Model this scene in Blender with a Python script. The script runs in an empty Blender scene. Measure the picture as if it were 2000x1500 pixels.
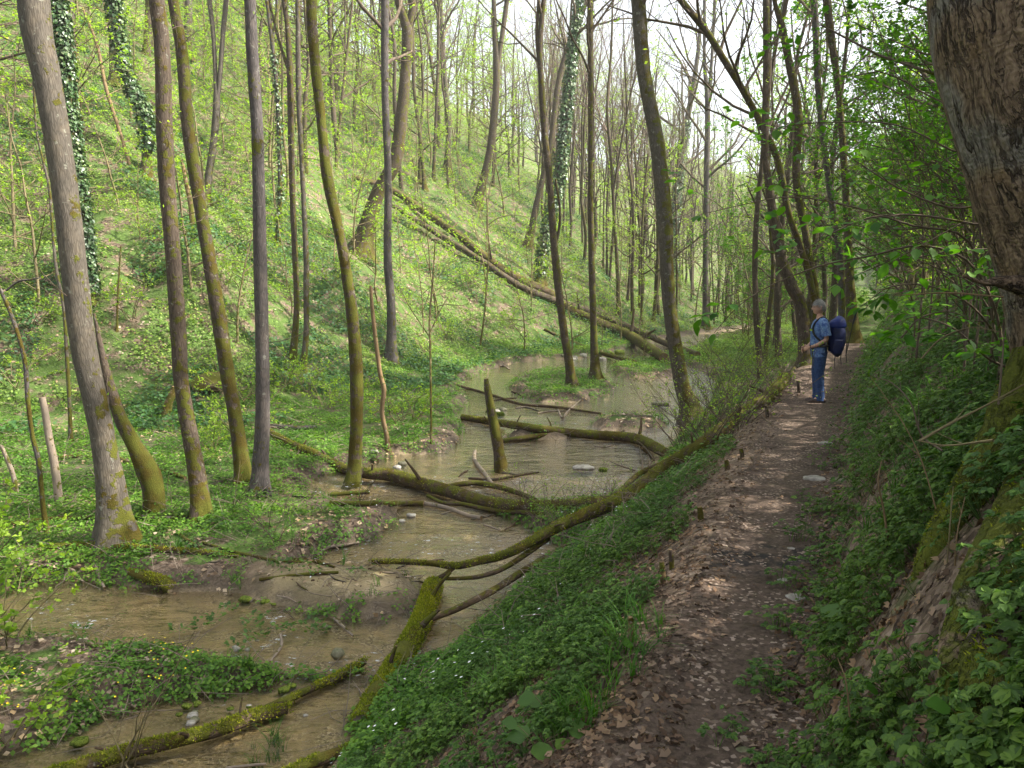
import bpy, math, random
import numpy as np
from mathutils import Vector, Matrix

scene = bpy.context.scene
# ------------------------------------------------------------------ camera, sky, sun, exposure
CAM_Z = 1.65
PITCH = math.radians(5.71)
cam_data = bpy.data.cameras.new('camera')
cam_data.sensor_width = 36.0
cam_data.lens = 27.0
cam_data.clip_start = 0.05
cam_data.clip_end = 3000.0
cam = bpy.data.objects.new('camera', cam_data)
scene.collection.objects.link(cam)
cam.location = (0, 0, CAM_Z)
cam.rotation_euler = (math.radians(90) - PITCH, 0, 0)
scene.camera = cam

SUN_EL = math.radians(44)
SUN_AZ = math.radians(-6)          # from +X towards +Y
sun_dir = Vector((math.cos(SUN_EL) * math.cos(SUN_AZ), math.cos(SUN_EL) * math.sin(SUN_AZ), math.sin(SUN_EL)))
world = bpy.data.worlds.new('World')
scene.world = world
world.use_nodes = True
wnt = world.node_tree
wnt.nodes.clear()
w_out = wnt.nodes.new('ShaderNodeOutputWorld')
w_bg = wnt.nodes.new('ShaderNodeBackground')
w_sky = wnt.nodes.new('ShaderNodeTexSky')
w_sky.sky_type = 'NISHITA'
w_sky.sun_disc = False
w_sky.sun_elevation = SUN_EL
w_sky.sun_rotation = math.pi / 2 - SUN_AZ
w_sky.air_density = 1.0
w_sky.dust_density = 5.0
w_bg.inputs['Strength'].default_value = 0.13
w_hs = wnt.nodes.new('ShaderNodeHueSaturation')     # thin high cloud whitens the blue
w_hs.inputs['Saturation'].default_value = 0.35
w_hs.inputs['Value'].default_value = 1.25
wnt.links.new(w_sky.outputs[0], w_hs.inputs['Color'])
wnt.links.new(w_hs.outputs[0], w_bg.inputs['Color'])
wnt.links.new(w_bg.outputs[0], w_out.inputs['Surface'])

sl = bpy.data.lights.new('sun', 'SUN')
sl.energy = 5.0
sl.angle = math.radians(0.55)
sl.color = (1.0, 0.94, 0.83)
sun = bpy.data.objects.new('sun', sl)
scene.collection.objects.link(sun)
sun.rotation_euler = sun_dir.to_track_quat('Z', 'Y').to_euler()

scene.view_settings.view_transform = 'Standard'
scene.view_settings.look = 'None'
scene.view_settings.exposure = 1.58
scene.view_settings.gamma = 1.0
scene.render.engine = 'CYCLES'
cy = scene.cycles
cy.use_denoising = True
cy.max_bounces = 6
cy.diffuse_bounces = 3
cy.glossy_bounces = 3
cy.transmission_bounces = 4
cy.transparent_max_bounces = 12
cy.volume_bounces = 0
cy.caustics_reflective = False
cy.caustics_refractive = False
cy.sample_clamp_indirect = 6.0
scene.render.film_transparent = False

COL = scene.collection
R = np.random.RandomState(7)

# ------------------------------------------------------------------ picture <-> world
F = 1500.0
_fw = np.array([0, math.cos(PITCH), -math.sin(PITCH)])
_up = np.array([0, math.sin(PITCH), math.cos(PITCH)])
_rt = np.array([1.0, 0, 0])
CAM = np.array([0, 0, CAM_Z])

def ray(u, v):
    return _fw + (u - 1000.0) / F * _rt + (750.0 - v) / F * _up

def pxd(u, v, d):
    """world point on the picture ray at distance d along +Y"""
    r = ray(u, v)
    return CAM + r * (d / r[1])

# ------------------------------------------------------------------ noise
def _h(ix, iy, iz, s):
    n = (ix.astype(np.int64) * 374761393 + iy.astype(np.int64) * 668265263 + iz.astype(np.int64) * 2147483647 + s * 1274126177) & 0xffffffff
    n = ((n ^ (n >> 13)) * 1274126177) & 0xffffffff
    n = n ^ (n >> 16)
    return (n & 0xffffff) / float(0xffffff)

def vn(x, y, z=None, s=0):
    x = np.asarray(x, float); y = np.asarray(y, float)
    z = np.zeros_like(x) if z is None else np.asarray(z, float)
    ix, iy, iz = np.floor(x), np.floor(y), np.floor(z)
    fx, fy, fz = x - ix, y - iy, z - iz
    fx = fx * fx * (3 - 2 * fx); fy = fy * fy * (3 - 2 * fy); fz = fz * fz * (3 - 2 * fz)
    r = 0
    for a in (0, 1):
        for b in (0, 1):
            for c in (0, 1):
                w = (fx if a else 1 - fx) * (fy if b else 1 - fy) * (fz if c else 1 - fz)
                r = r + w * _h(ix + a, iy + b, iz + c, s)
    return r

def fbm(x, y, z=None, o=3, s=0):
    r = 0; a = 0.5; t = 0
    for k in range(o):
        f = 2.0 ** k
        r = r + a * vn(np.asarray(x) * f, np.asarray(y) * f, None if z is None else np.asarray(z) * f, s + k)
        t += a; a *= 0.5
    return r / t

def ss(t):
    t = np.clip(t, 0, 1)
    return t * t * (3 - 2 * t)

def softplus(x, k):
    return k * np.logaddexp(0, x / k)

# ------------------------------------------------------------------ terrain
ZW_Y = [-30, 0, 7.2, 7.8, 10.2, 11.2, 13.2, 14.2, 18.5, 20, 28, 30, 44, 60, 80, 120, 260]
ZW_Z = [-2.6, -2.15, -2.02, -1.93, -1.86, -1.72, -1.66, -1.50, -1.36, -1.20, -1.08, -0.92, -0.58, -0.46, -0.40, 0.0, 2.0]
def zw(y): return np.interp(y, ZW_Y, ZW_Z)
def zpath(y): return np.interp(y, [0, 13.5, 18, 30, 50, 80, 120, 260], [0, 0, 0.45, 1.1, 2.0, 3.2, 4.5, 8])

def ray_fn(u, v, fz, far=400.0):
    r = ray(u, v)
    t = np.geomspace(0.6, far, 1400)
    P = CAM[None] + r[None] * (t / r[1])[:, None]
    d = P[:, 2] - fz(P[:, 0], P[:, 1])
    i = np.argmax(d < 0)
    if d[i] >= 0: i = len(t) - 1
    if i == 0: return P[0]
    a, b = d[i - 1], d[i]
    w = a / (a - b) if a > b else 0
    return P[i - 1] * (1 - w) + P[i] * w

def fl(u, v): return ray_fn(u, v, lambda x, y: zw(y))[:2]

def polyline_sd(P, x, y):
    """signed distance, positive on the left of the walking direction"""
    P = np.asarray(P, float)
    best = np.full(np.shape(x), 1e9); sg = np.zeros(np.shape(x))
    for i in range(len(P) - 1):
        a, b = P[i], P[i + 1]
        e = b - a; L2 = e @ e
        t = ((x - a[0]) * e[0] + (y - a[1]) * e[1]) / L2
        if i > 0: t = np.maximum(t, 0)
        if i < len(P) - 2: t = np.minimum(t, 1)
        dx = x - a[0] - t * e[0]; dy = y - a[1] - t * e[1]
        d = np.hypot(dx, dy)
        c = e[0] * dy - e[1] * dx
        m = d < best - 1e-9
        best = np.where(m, d, best); sg = np.where(m, np.sign(c), sg)
    return best * sg

def poly_sd(P, x, y):
    """signed distance to polygon, negative inside"""
    P = np.asarray(P, float)
    n = len(P)
    best = np.full(np.shape(x), 1e9); ins = np.zeros(np.shape(x), bool)
    for i in range(n):
        a, b = P[i], P[(i + 1) % n]
        e = b - a
        t = np.clip(((x - a[0]) * e[0] + (y - a[1]) * e[1]) / (e @ e + 1e-12), 0, 1)
        d = np.hypot(x - a[0] - t * e[0], y - a[1] - t * e[1])
        best = np.minimum(best, d)
        c = ((a[1] > y) != (b[1] > y)) & (x < (b[0] - a[0]) * (y - a[1]) / (b[1] - a[1] + 1e-12) + a[0])
        ins ^= c
    return np.where(ins, -best, best)

W_PX = [
    [(-80, 1175), (60, 1142), (140, 1135), (230, 1145), (330, 1160), (440, 1158), (520, 1185), (640, 1207), (740, 1212),
     (815, 1195), (835, 1165), (800, 1120), (700, 1112), (600, 1110), (640, 1075), (740, 1058), (770, 1030), (790, 990), (860, 975),
     (960, 1000), (1000, 1015), (1060, 1050), (1110, 1065), (1060, 1115), (1005, 1160), (930, 1240), (850, 1290), (770, 1312),
     (690, 1300), (600, 1312), (520, 1302), (440, 1290), (350, 1268), (240, 1258), (130, 1243), (-80, 1243)],
    [(590, 975), (610, 940), (700, 915), (780, 890), (870, 885), (900, 860), (905, 830), (885, 815), (900, 800), (925, 785),
     (895, 765), (905, 745), (960, 722), (1010, 708), (1080, 702), (1160, 697), (1260, 698), (1330, 712), (1400, 745), (1385, 790), (1345, 830),
     (1320, 870), (1300, 905), (1270, 930), (1230, 958), (1190, 975), (1120, 990), (960, 1000), (860, 985), (790, 992), (690, 985)],
    [(60, 1470), (200, 1400), (330, 1370), (440, 1360), (520, 1340), (600, 1325), (690, 1318), (750, 1330), (700, 1400),
     (690, 1470), (660, 1560), (-50, 1560), (-50, 1490)],
    [(1180, 697), (1260, 672), (1340, 656), (1440, 640), (1480, 634), (1470, 645), (1400, 662), (1340, 690), (1260, 705)],
]
I_PX = [(1098, 757, 108, 30), (1262, 725, 72, 17), (1232, 829, 85, 13), (1050, 851, 72, 9), (330, 1120, 60, 25)]
W_POLY = [np.array([fl(u, v) for u, v in P]) for P in W_PX]
I_POLY = [np.array([fl(cu + a * math.cos(t), cv + b * math.sin(t)) for t in np.linspace(0, 2 * math.pi, 15)[:-1]]) for cu, cv, a, b in I_PX]

def water_sd(x, y):
    s = np.full(np.shape(x), 1e9)
    for P in W_POLY: s = np.minimum(s, poly_sd(P, x, y))
    for P in I_POLY: s = np.maximum(s, -poly_sd(P, x, y))
    return s + 0.22 * (fbm(x * 1.7, y * 1.7, o=3, s=5) - 0.5)

BASE_L = [(-60, 6), (-40, 9), (-20, 15), (-12.3, 18.5), (-6.6, 20.2), (-4.4, 24.5), (-2.8, 30), (0, 38), (4.4, 44), (11, 55), (20, 75), (32, 110), (50, 160), (70, 260)]
def on0(u, v): 
    r = ray(u, v); t = -CAM_Z / r[2]; return tuple((CAM + r * t)[:2])
PATH_L = [(-2.9, -12), (-0.55, 0)] + [on0(*p) for p in [(1170, 1500), (1270, 1300), (1350, 1150), (1385, 1050), (1420, 950), (1470, 870), (1505, 800)]] + [(5.45, 15.2), (6.9, 17.6), (10, 23.5), (13.8, 30), (22.8, 50), (36.8, 80), (53.5, 120), (88, 200)]
PATH_R = [(-1.7, -12), (0.25, 0)] + [on0(*p) for p in [(1590, 1500), (1610, 1300), (1645, 1150), (1645, 1050), (1650, 950), (1665, 870), (1672, 800)]] + [(6.75, 15), (8.15, 18), (11.3, 23), (15, 29.4), (24, 49.4), (38, 79.4), (55, 119), (90, 199)]

def terrain(x, y, full=False):
    x = np.asarray(x, float); y = np.asarray(y, float)
    s = water_sd(x, y)
    z0 = zw(y)
    n1 = fbm(x * 0.9, y * 0.9, o=3, s=11) - 0.5
    n2 = fbm(x * 0.16, y * 0.16, o=3, s=12) - 0.5
    n3 = fbm(x * 1.1 + 3, y * 1.5, o=3, s=17) - 0.5
    b = np.where(s < 0, z0 - 0.05 - 0.07 * ss(-s / 0.6) + 0.24 * np.maximum(n3, -.12) * ss(-s / .3), z0 - 0.05 + 0.24 * ss(s / 0.35) + 0.22 * n1 * ss(s / 0.8))
    dl = polyline_sd(BASE_L, x, y)
    hl = 0.72 * softplus(dl + 1.6 * n2 * ss(dl / 4), 0.45)
    hl = np.where(hl > 32, 32 + 12 * (1 - np.exp(-np.maximum(hl - 32, 0) / 12)), hl)
    hl = hl + (n2 * 2.6 + 0.42 * n1) * ss(dl / 5)
    b = b + hl
    dp = polyline_sd(PATH_L, x, y)          # > 0 left of the path
    dr = -polyline_sd(PATH_R, x, y)         # > 0 right of the path
    zp = zpath(y)
    zs = zp - 0.79 * softplus(dp - 0.15, 0.12) + 0.16 * n1 * ss(dp / 0.6)
    dq = np.maximum(dr, 0)
    bank = 0.55 * (1 - np.exp(-dq / 0.28)) + 0.80 * dq
    bank = np.where(bank > 22, 22 + 12 * (1 - np.exp(-np.maximum(bank - 22, 0) / 12)), bank)
    zs = zs + np.where(dr > 0, bank + (0.35 * n1 + 1.2 * n2 * ss(dq / 4)) * ss(dq / 0.5), 0)
    inpath = (dp < 0) & (dr < 0)
    zs = zs + np.where(inpath, -0.035 * ss(np.minimum(-dp, -dr) / 0.3) + 0.02 * n1, 0)
    k = 0.10
    m = np.maximum(b, zs)
    z = m + k * np.log(np.exp((b - m) / k) + np.exp((zs - m) / k)) - 0.0
    z = z - np.where((zs > b + 0.6), 0, 0)
    z = z + 30 * ss((y - 115) / 110) * (1 - ss(dl / 45)) * (1 - .6 * ss(dr / 45)) + 8 * ss((y - 120) / 120)
    z = z + 0.035 * (fbm(x * 5, y * 5, o=2, s=15) - 0.5) * (~inpath)
    if full: return z, s, dl, dp, dr, inpath
    return z

def H(x, y): return float(terrain(np.array([x]), np.array([y]))[0])
def at(u, v):
    return ray_fn(u, v, terrain, 260.0)

# ------------------------------------------------------------------ mesh builder
class MB:
    def __init__(s):
        s.v = []; s.q = []; s.t = []; s.qm = []; s.tm = []; s.n = 0; s.bk = []; s.mo = []
    def add(s, V, Q=None, T=None, mat=0, bk=None, moss=None):
        V = np.asarray(V, np.float32).reshape(-1, 3)
        s.v.append(V)
        if Q is not None and len(Q):
            Q = np.asarray(Q, np.int64).reshape(-1, 4) + s.n; s.q.append(Q); s.qm.append(np.full(len(Q), mat) if np.isscalar(mat) else np.asarray(mat))
        if T is not None and len(T):
            T = np.asarray(T, np.int64).reshape(-1, 3) + s.n; s.t.append(T); s.tm.append(np.full(len(T), mat if np.isscalar(mat) else 0))
        s.bk.append(np.zeros((len(V), 3), np.float32) if bk is None else np.asarray(bk, np.float32))
        s.mo.append(np.zeros(len(V), np.float32) if moss is None else np.broadcast_to(np.asarray(moss, np.float32), (len(V),)))
        s.n += len(V)
        return s
    def build(s, name, mats, parent=None, origin=(0, 0, 0), smooth=True, link=True):
        V = np.concatenate(s.v) - np.asarray(origin, np.float32)[None]
        Q = np.concatenate(s.q) if s.q else np.zeros((0, 4), np.int64)
        T = np.concatenate(s.t) if s.t else np.zeros((0, 3), np.int64)
        me = bpy.data.meshes.new(name)
        me.vertices.add(len(V)); me.vertices.foreach_set('co', V.astype(np.float32).ravel())
        loops = np.concatenate([Q.ravel(), T.ravel()]).astype(np.int32)
        me.loops.add(len(loops)); me.loops.foreach_set('vertex_index', loops)
        nf = len(Q) + len(T)
        me.polygons.add(nf)
        st = np.concatenate([np.arange(len(Q)) * 4, len(Q) * 4 + np.arange(len(T)) * 3]).astype(np.int32)
        me.polygons.foreach_set('loop_start', st)
        if not isinstance(mats, (list, tuple)): mats = [mats]
        for m in mats: me.materials.append(m)
        if len(mats) > 1:
            mi = np.concatenate(s.qm + s.tm).astype(np.int32); me.polygons.foreach_set('material_index', mi)
        me.polygons.foreach_set('use_smooth', np.full(nf, smooth, bool))
        me.update(calc_edges=True)
        a = me.attributes.new('bk', 'FLOAT_VECTOR', 'POINT'); a.data.foreach_set('vector', np.concatenate(s.bk).astype(np.float32).ravel())
        a = me.attributes.new('moss', 'FLOAT', 'POINT'); a.data.foreach_set('value', np.concatenate(s.mo).astype(np.float32).ravel())
        o = bpy.data.objects.new(name, me)
        o.location = origin if parent is None else (0, 0, 0)
        if parent is not None: o.parent = parent
        if link: COL.objects.link(o)
        return o

def tag(o, label=None, cat=None, group=None, kind=None):
    if label: o['label'] = label
    if cat: o['category'] = cat
    if group: o['group'] = group
    if kind: o['kind'] = kind
    return o

def empty(name, loc, label=None, cat=None, group=None):
    o = bpy.data.objects.new(name, None); COL.objects.link(o)
    o.location = loc; o.empty_display_size = 0.2
    return tag(o, label, cat, group)

def spline(P, n, rr=None):
    """Catmull-Rom through P (k,3) -> (n,3) (and radii)"""
    P = np.asarray(P, float); k = len(P)
    if rr is not None: P = np.hstack([P, np.asarray(rr, float)[:, None]])
    seg = np.r_[0, np.cumsum(np.linalg.norm(np.diff(P[:, :3], axis=0), axis=1))]
    E = np.vstack([2 * P[0] - P[1], P, 2 * P[-1] - P[-2]])
    s = np.linspace(0, seg[-1], n)
    i = np.clip(np.searchsorted(seg, s, 'right') - 1, 0, k - 2)
    t = ((s - seg[i]) / np.maximum(seg[i + 1] - seg[i], 1e-9))[:, None]
    a, b, c, d = E[i], E[i + 1], E[i + 2], E[i + 3]
    out = 0.5 * (2 * b + (c - a) * t + (2 * a - 5 * b + 4 * c - d) * t * t + (3 * b - a - 3 * c + d) * t ** 3)
    if rr is not None: return out[:, :3], np.maximum(out[:, 3], 1e-3)
    return out

def norm(v): return v / np.maximum(np.linalg.norm(v, axis=-1, keepdims=True), 1e-9)

def tubes(mb, P, Rr, sides=4, mat=0, moss=0.0):
    """batch of B tubes with n points each: P (B,n,3), Rr (B,n)"""
    P = np.asarray(P, float); Rr = np.asarray(Rr, float)
    if P.ndim == 2: P = P[None]; Rr = Rr[None]
    B, n, _ = P.shape
    T = norm(np.gradient(P, axis=1))
    ref = np.tile(np.array([0.31, 0.95, 0.05]), (B, n, 1))
    mT = np.abs((T * ref).sum(-1, keepdims=True)) > 0.93
    ref = np.where(mT, np.array([1.0, 0.0, 0.1]), ref)
    U = norm(np.cross(T, ref)); W = np.cross(T, U)
    a = np.linspace(0, 2 * math.pi, sides, endpoint=False)
    ring = U[:, :, None] * np.cos(a)[None, None, :, None] + W[:, :, None] * np.sin(a)[None, None, :, None]
    V = P[:, :, None] + ring * Rr[:, :, None, None]
    idx = np.arange(B * n * sides).reshape(B, n, sides)
    i2 = np.roll(idx, -1, axis=2)
    Q = np.stack([idx[:, :-1], i2[:, :-1], i2[:, 1:], idx[:, 1:]], -1).reshape(-1, 4)
    ln = np.cumsum(np.r_[0, np.linalg.norm(np.diff(P[0], axis=0), axis=1)])
    bk = np.zeros(V.shape); bk[..., 0] = np.cos(a) * Rr[:, :, None]; bk[..., 1] = np.sin(a) * Rr[:, :, None]; bk[..., 2] = ln[None, :, None]
    mb.add(V.reshape(-1, 3), Q, mat=mat, bk=bk.reshape(-1, 3), moss=moss)
    return V

def trunk_mesh(mb, P, Rr, sides=16, rough=0.06, moss=0.0, moss_dir=None, moss_base=0.0, seed=0, flare=0.0, caps=(False, True), lumps=0.0, mat=0, bark_s=1.0, mossfn=None):
    """one carefully shaped tube along P with radius Rr; displacement, flare at start, moss attribute"""
    P = np.asarray(P, float); n = len(P)
    T = norm(np.gradient(P, axis=0))
    U = np.zeros_like(P)
    r0 = np.array([1.0, 0, 0]) if abs(T[0][0]) < 0.9 else np.array([0, 1.0, 0])
    u = r0 - T[0] * (r0 @ T[0]); u /= np.linalg.norm(u)
    for i in range(n):
        u = u - T[i] * (u @ T[i]); u /= np.linalg.norm(u); U[i] = u
    W = np.cross(T, U)
    a = np.linspace(0, 2 * math.pi, sides, endpoint=False)
    ring = U[:, None] * np.cos(a)[None, :, None] + W[:, None] * np.sin(a)[None, :, None]
    ln = np.r_[0, np.cumsum(np.linalg.norm(np.diff(P, axis=0), axis=1))]
    R2 = Rr[:, None] * np.ones((1, sides))
    ca, sa = np.cos(a)[None], np.sin(a)[None]
    L = ln[:, None]
    rm = max(float(np.mean(Rr)), 0.01)
    k = 1.6 / rm * 0.5
    dsp = fbm(ca * 1.3 + seed * 7.1 + 0 * L, sa * 1.3 + 0 * L, L * k * 0.35 + 0 * ca, o=3, s=seed % 97) - 0.5
    R2 = R2 * (1 + 2 * rough * dsp)
    if lumps:
        l2 = fbm(ca * 2.6 + 0 * L, sa * 2.6 + seed + 0 * L, L * k * 1.5 + 0 * ca, o=3, s=(seed + 31) % 97) - 0.5
        R2 = R2 * (1 + 2 * lumps * l2)
    if flare:
        fr = np.exp(-L / (rm * 2.6))
        lob = 0.55 + 0.45 * np.cos(a * 4 + seed)[None] + 0.25 * np.cos(a * 7 + 2 * seed)[None]
        R2 = R2 * (1 + flare * fr * (0.35 + 0.65 * lob))
    N = ring
    m = moss + 0 * R2
    if moss_dir is not None: m = m + 0.45 * (N @ np.asarray(moss_dir, float))
    if moss_base: m = m + moss_base * np.exp(-L / 1.3)
    if mossfn is not None: m = m + mossfn(L / ln[-1])
    # moss thickens the surface
    mz = ss((m + 0.9 * (fbm(ca * 1.5 + seed + 0 * L, sa * 1.5 + 0 * L, L * 1.2 + 0 * ca, o=2, s=3) - 0.5) - 0.15) / 0.3)
    nn = vn(ca * 5 + 0 * L, sa * 5 + 0 * L, L * 14 + 0 * ca, s=9)
    R2 = R2 + mz * min(0.012, 0.12 * rm) * (0.4 + 1.2 * nn)
    V = P[:, None] + ring * R2[..., None]
    idx = np.arange(n * sides).reshape(n, sides); i2 = np.roll(idx, -1, axis=1)
    Q = np.stack([idx[:-1], i2[:-1], i2[1:], idx[1:]], -1).reshape(-1, 4)
    bk = np.zeros(V.shape); bk[..., 0] = ca * Rr[:, None] + seed * 1.37; bk[..., 1] = sa * Rr[:, None] + seed * 0.71; bk[..., 2] = L
    mb.add(V.reshape(-1, 3), Q, mat=mat, bk=bk.reshape(-1, 3) * bark_s, moss=m.ravel())
    for e, w in ((0, caps[0]), (n - 1, caps[1])):
        if not w: continue
        rg = V[e]; c = rg.mean(0)
        rg2 = c + (rg - c) * 0.55 + T[e] * (1 if e else -1) * Rr[e] * 0.15 * np.sin(a * 3 + seed)[:, None]
        VV = np.vstack([rg, rg2, c[None] + T[e] * (1 if e else -1) * Rr[e] * -0.1])
        j = np.arange(sides); j2 = (j + 1) % sides
        Qc = np.stack([j, j2, j2 + sides, j + sides], 1); Tc = np.stack([j + sides, j2 + sides, np.full(sides, 2 * sides)], 1)
        if e == 0: Qc = Qc[:, ::-1]; Tc = Tc[:, ::-1]
        mb.add(VV, Qc, Tc, mat=1 if mat == 0 else mat, bk=VV - c, moss=-1.0)
    return V

# leaf templates: (length, side, height) with quads
LEAF1 = (np.array([(0, 0, 0), (.45, .36, .06), (1, 0, 0), (.45, -.36, .06)]), np.array([(0, 3, 2, 1)]))
LEAF2 = (np.array([(0, 0, 0), (.28, .33, .07), (.68, .27, .07), (1, 0, -.04), (.68, -.27, .07), (.28, -.33, .07)]), np.array([(0, 3, 2, 1), (0, 5, 4, 3)]))
def leaves(mb, C, D, N, Ls, tmpl=LEAF1, mat=0, wid=1.0, curl=0.0):
    """leaf per row: base C, direction D, up N, length Ls"""
    C = np.asarray(C, float); D = norm(np.asarray(D, float)); N = np.asarray(N, float)
    S = norm(np.cross(D, N)); N = np.cross(S, D)
    T, Fq = tmpl
    Ls = np.broadcast_to(np.asarray(Ls, float), (len(C),))[:, None, None]
    V = C[:, None] + Ls * (T[None, :, 0:1] * D[:, None] + wid * T[None, :, 1:2] * S[:, None] + T[None, :, 2:3] * N[:, None])
    if curl: V = V - N[:, None] * (Ls * curl * (T[None, :, 0:1] ** 2))
    k = len(T)
    Q = (Fq[None] + (np.arange(len(C)) * k)[:, None, None]).reshape(-1, 4)
    mb.add(V.reshape(-1, 3), Q, mat=mat)

def replicate(mb, tmpl, P, rot, sc, up=None, mat=None):
    """copies of template (V, Q, M) at P, turned by rot round up, scaled sc"""
    V, Q, M = tmpl
    n = len(P)
    up = np.tile([0, 0, 1.0], (n, 1)) if up is None else norm(up)
    ref = np.tile([0.0, 1.0, 0.0], (n, 1))
    X = norm(np.cross(ref, up)); Y = np.cross(up, X)
    c, s = np.cos(rot)[:, None], np.sin(rot)[:, None]
    X2 = X * c + Y * s; Y2 = -X * s + Y * c
    W = V[None, :, 0:1] * X2[:, None] + V[None, :, 1:2] * Y2[:, None] + V[None, :, 2:3] * up[:, None]
    W = np.asarray(P)[:, None] + W * np.asarray(sc)[:, None, None]
    k = len(V)
    QQ = (Q[None] + (np.arange(n) * k)[:, None, None]).reshape(-1, 4)
    mb.add(W.reshape(-1, 3), QQ, mat=np.tile(M, n) if M is not None else 0)

def nrm_at(x, y, e=0.15):
    zx = (terrain(x + e, y) - terrain(x - e, y)) / (2 * e)
    zy = (terrain(x, y + e) - terrain(x, y - e)) / (2 * e)
    return norm(np.stack([-zx, -zy, np.ones_like(zx)], -1))
# ------------------------------------------------------------------ materials
class NT:
    def __init__(s, name):
        s.m = bpy.data.materials.new(name); s.m.use_nodes = True
        s.t = s.m.node_tree; s.t.nodes.clear()
        s.out = s.t.nodes.new('ShaderNodeOutputMaterial')
    def n(s, typ, **kw):
        nd = s.t.nodes.new('ShaderNode' + typ)
        for k, v in kw.items():
            if k.startswith('_'): setattr(nd, k[1:], v)
            else: s.set(nd, k, v)
        return nd
    def set(s, nd, k, v):
        key = k.replace('__', ' ')
        inp = nd.inputs[int(key[1:])] if key[0] == 'i' and key[1:].isdigit() else nd.inputs[key]
        if isinstance(v, bpy.types.NodeSocket): s.t.links.new(v, inp)
        elif isinstance(v, bpy.types.Node): s.t.links.new(v.outputs[0], inp)
        else:
            if isinstance(v, (tuple, list)) and len(v) == 3 and inp.type == 'RGBA': v = (*v, 1)
            inp.default_value = v
    def math(s, op, a, b=0.0, c=None, clamp=False):
        nd = s.t.nodes.new('ShaderNodeMath'); nd.operation = op; nd.use_clamp = clamp
        s.set(nd, 'i0', a); s.set(nd, 'i1', b)
        if c is not None: s.set(nd, 'i2', c)
        return nd.outputs[0]
    def mix(s, f, a, b, blend='MIX'):
        nd = s.t.nodes.new('ShaderNodeMix'); nd.data_type = 'RGBA'; nd.blend_type = blend; nd.clamp_factor = True
        for i, v in ((0, f), (6, a), (7, b)):
            inp = nd.inputs[i]
            if isinstance(v, bpy.types.NodeSocket): s.t.links.new(v, inp)
            else: inp.default_value = (*v, 1) if isinstance(v, (tuple, list)) and len(v) == 3 else v
        return nd.outputs[2]
    def noise(s, vec, scale, detail=3, rough=0.55, out=0):
        nd = s.t.nodes.new('ShaderNodeTexNoise'); s.t.links.new(vec, nd.inputs['Vector'])
        nd.inputs['Scale'].default_value = scale; nd.inputs['Detail'].default_value = detail; nd.inputs['Roughness'].default_value = rough
        return nd.outputs[out]
    def ramp(s, f, stops, interp='LINEAR'):
        nd = s.t.nodes.new('ShaderNodeValToRGB'); s.t.links.new(f, nd.inputs[0]); cr = nd.color_ramp; cr.interpolation = interp
        while len(cr.elements) < len(stops): cr.elements.new(0.5)
        for e, (p, c) in zip(cr.elements, stops): e.position = p; e.color = (*c, 1) if len(c) == 3 else c
        return nd.outputs[0]
    def step(s, v, lo, hi):
        nd = s.t.nodes.new('ShaderNodeMapRange'); nd.interpolation_type = 'SMOOTHSTEP'
        s.set(nd, 'Value', v); nd.inputs['From Min'].default_value = lo; nd.inputs['From Max'].default_value = hi
        return nd.outputs[0]
    def attr(s, name, out='Vector'):
        nd = s.t.nodes.new('ShaderNodeAttribute'); nd.attribute_name = name; return nd.outputs[out]
    def bsdf(s, col, rough=0.8, bump=None, bstr=0.3, bdist=0.01, spec=0.3, **kw):
        p = s.t.nodes.new('ShaderNodeBsdfPrincipled')
        s.set(p, 'Base Color', col); s.set(p, 'Roughness', rough); s.set(p, 'Specular IOR Level', spec)
        for k, v in kw.items(): s.set(p, k, v)
        if bump is not None:
            b = s.t.nodes.new('ShaderNodeBump'); b.inputs['Strength'].default_value = bstr; b.inputs['Distance'].default_value = bdist
            s.t.links.new(bump, b.inputs['Height']); s.t.links.new(b.outputs[0], p.inputs['Normal'])
        return p.outputs[0]
    def done(s, sh):
        s.t.links.new(sh, s.out.inputs['Surface']); return s.m

def leaf_mat(name, cols, transl=0.45, rough=0.55, spec=0.35):
    n = NT(name)
    g = n.n('NewGeometry')
    c = n.ramp(g.outputs['Random Per Island'], [(i / (len(cols) - 1), c) for i, c in enumerate(cols)])
    tc = n.n('TexCoord')
    pn = n.noise(tc.outputs['Object'], 0.9, 2)
    c = n.mix(n.step(pn, 0.3, 0.7), c, n.mix(1.0, c, (1.25, 1.1, 0.8), 'MULTIPLY'))
    a = n.bsdf(c, rough, spec=spec)
    t = n.n('BsdfTranslucent', Color=n.mix(1.0, c, (1.3, 1.45, 0.55), 'MULTIPLY'))
    mx = n.n('MixShader', Fac=transl); n.t.links.new(a, mx.inputs[1]); n.t.links.new(t.outputs[0], mx.inputs[2])
    return n.done(mx.outputs[0])

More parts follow.
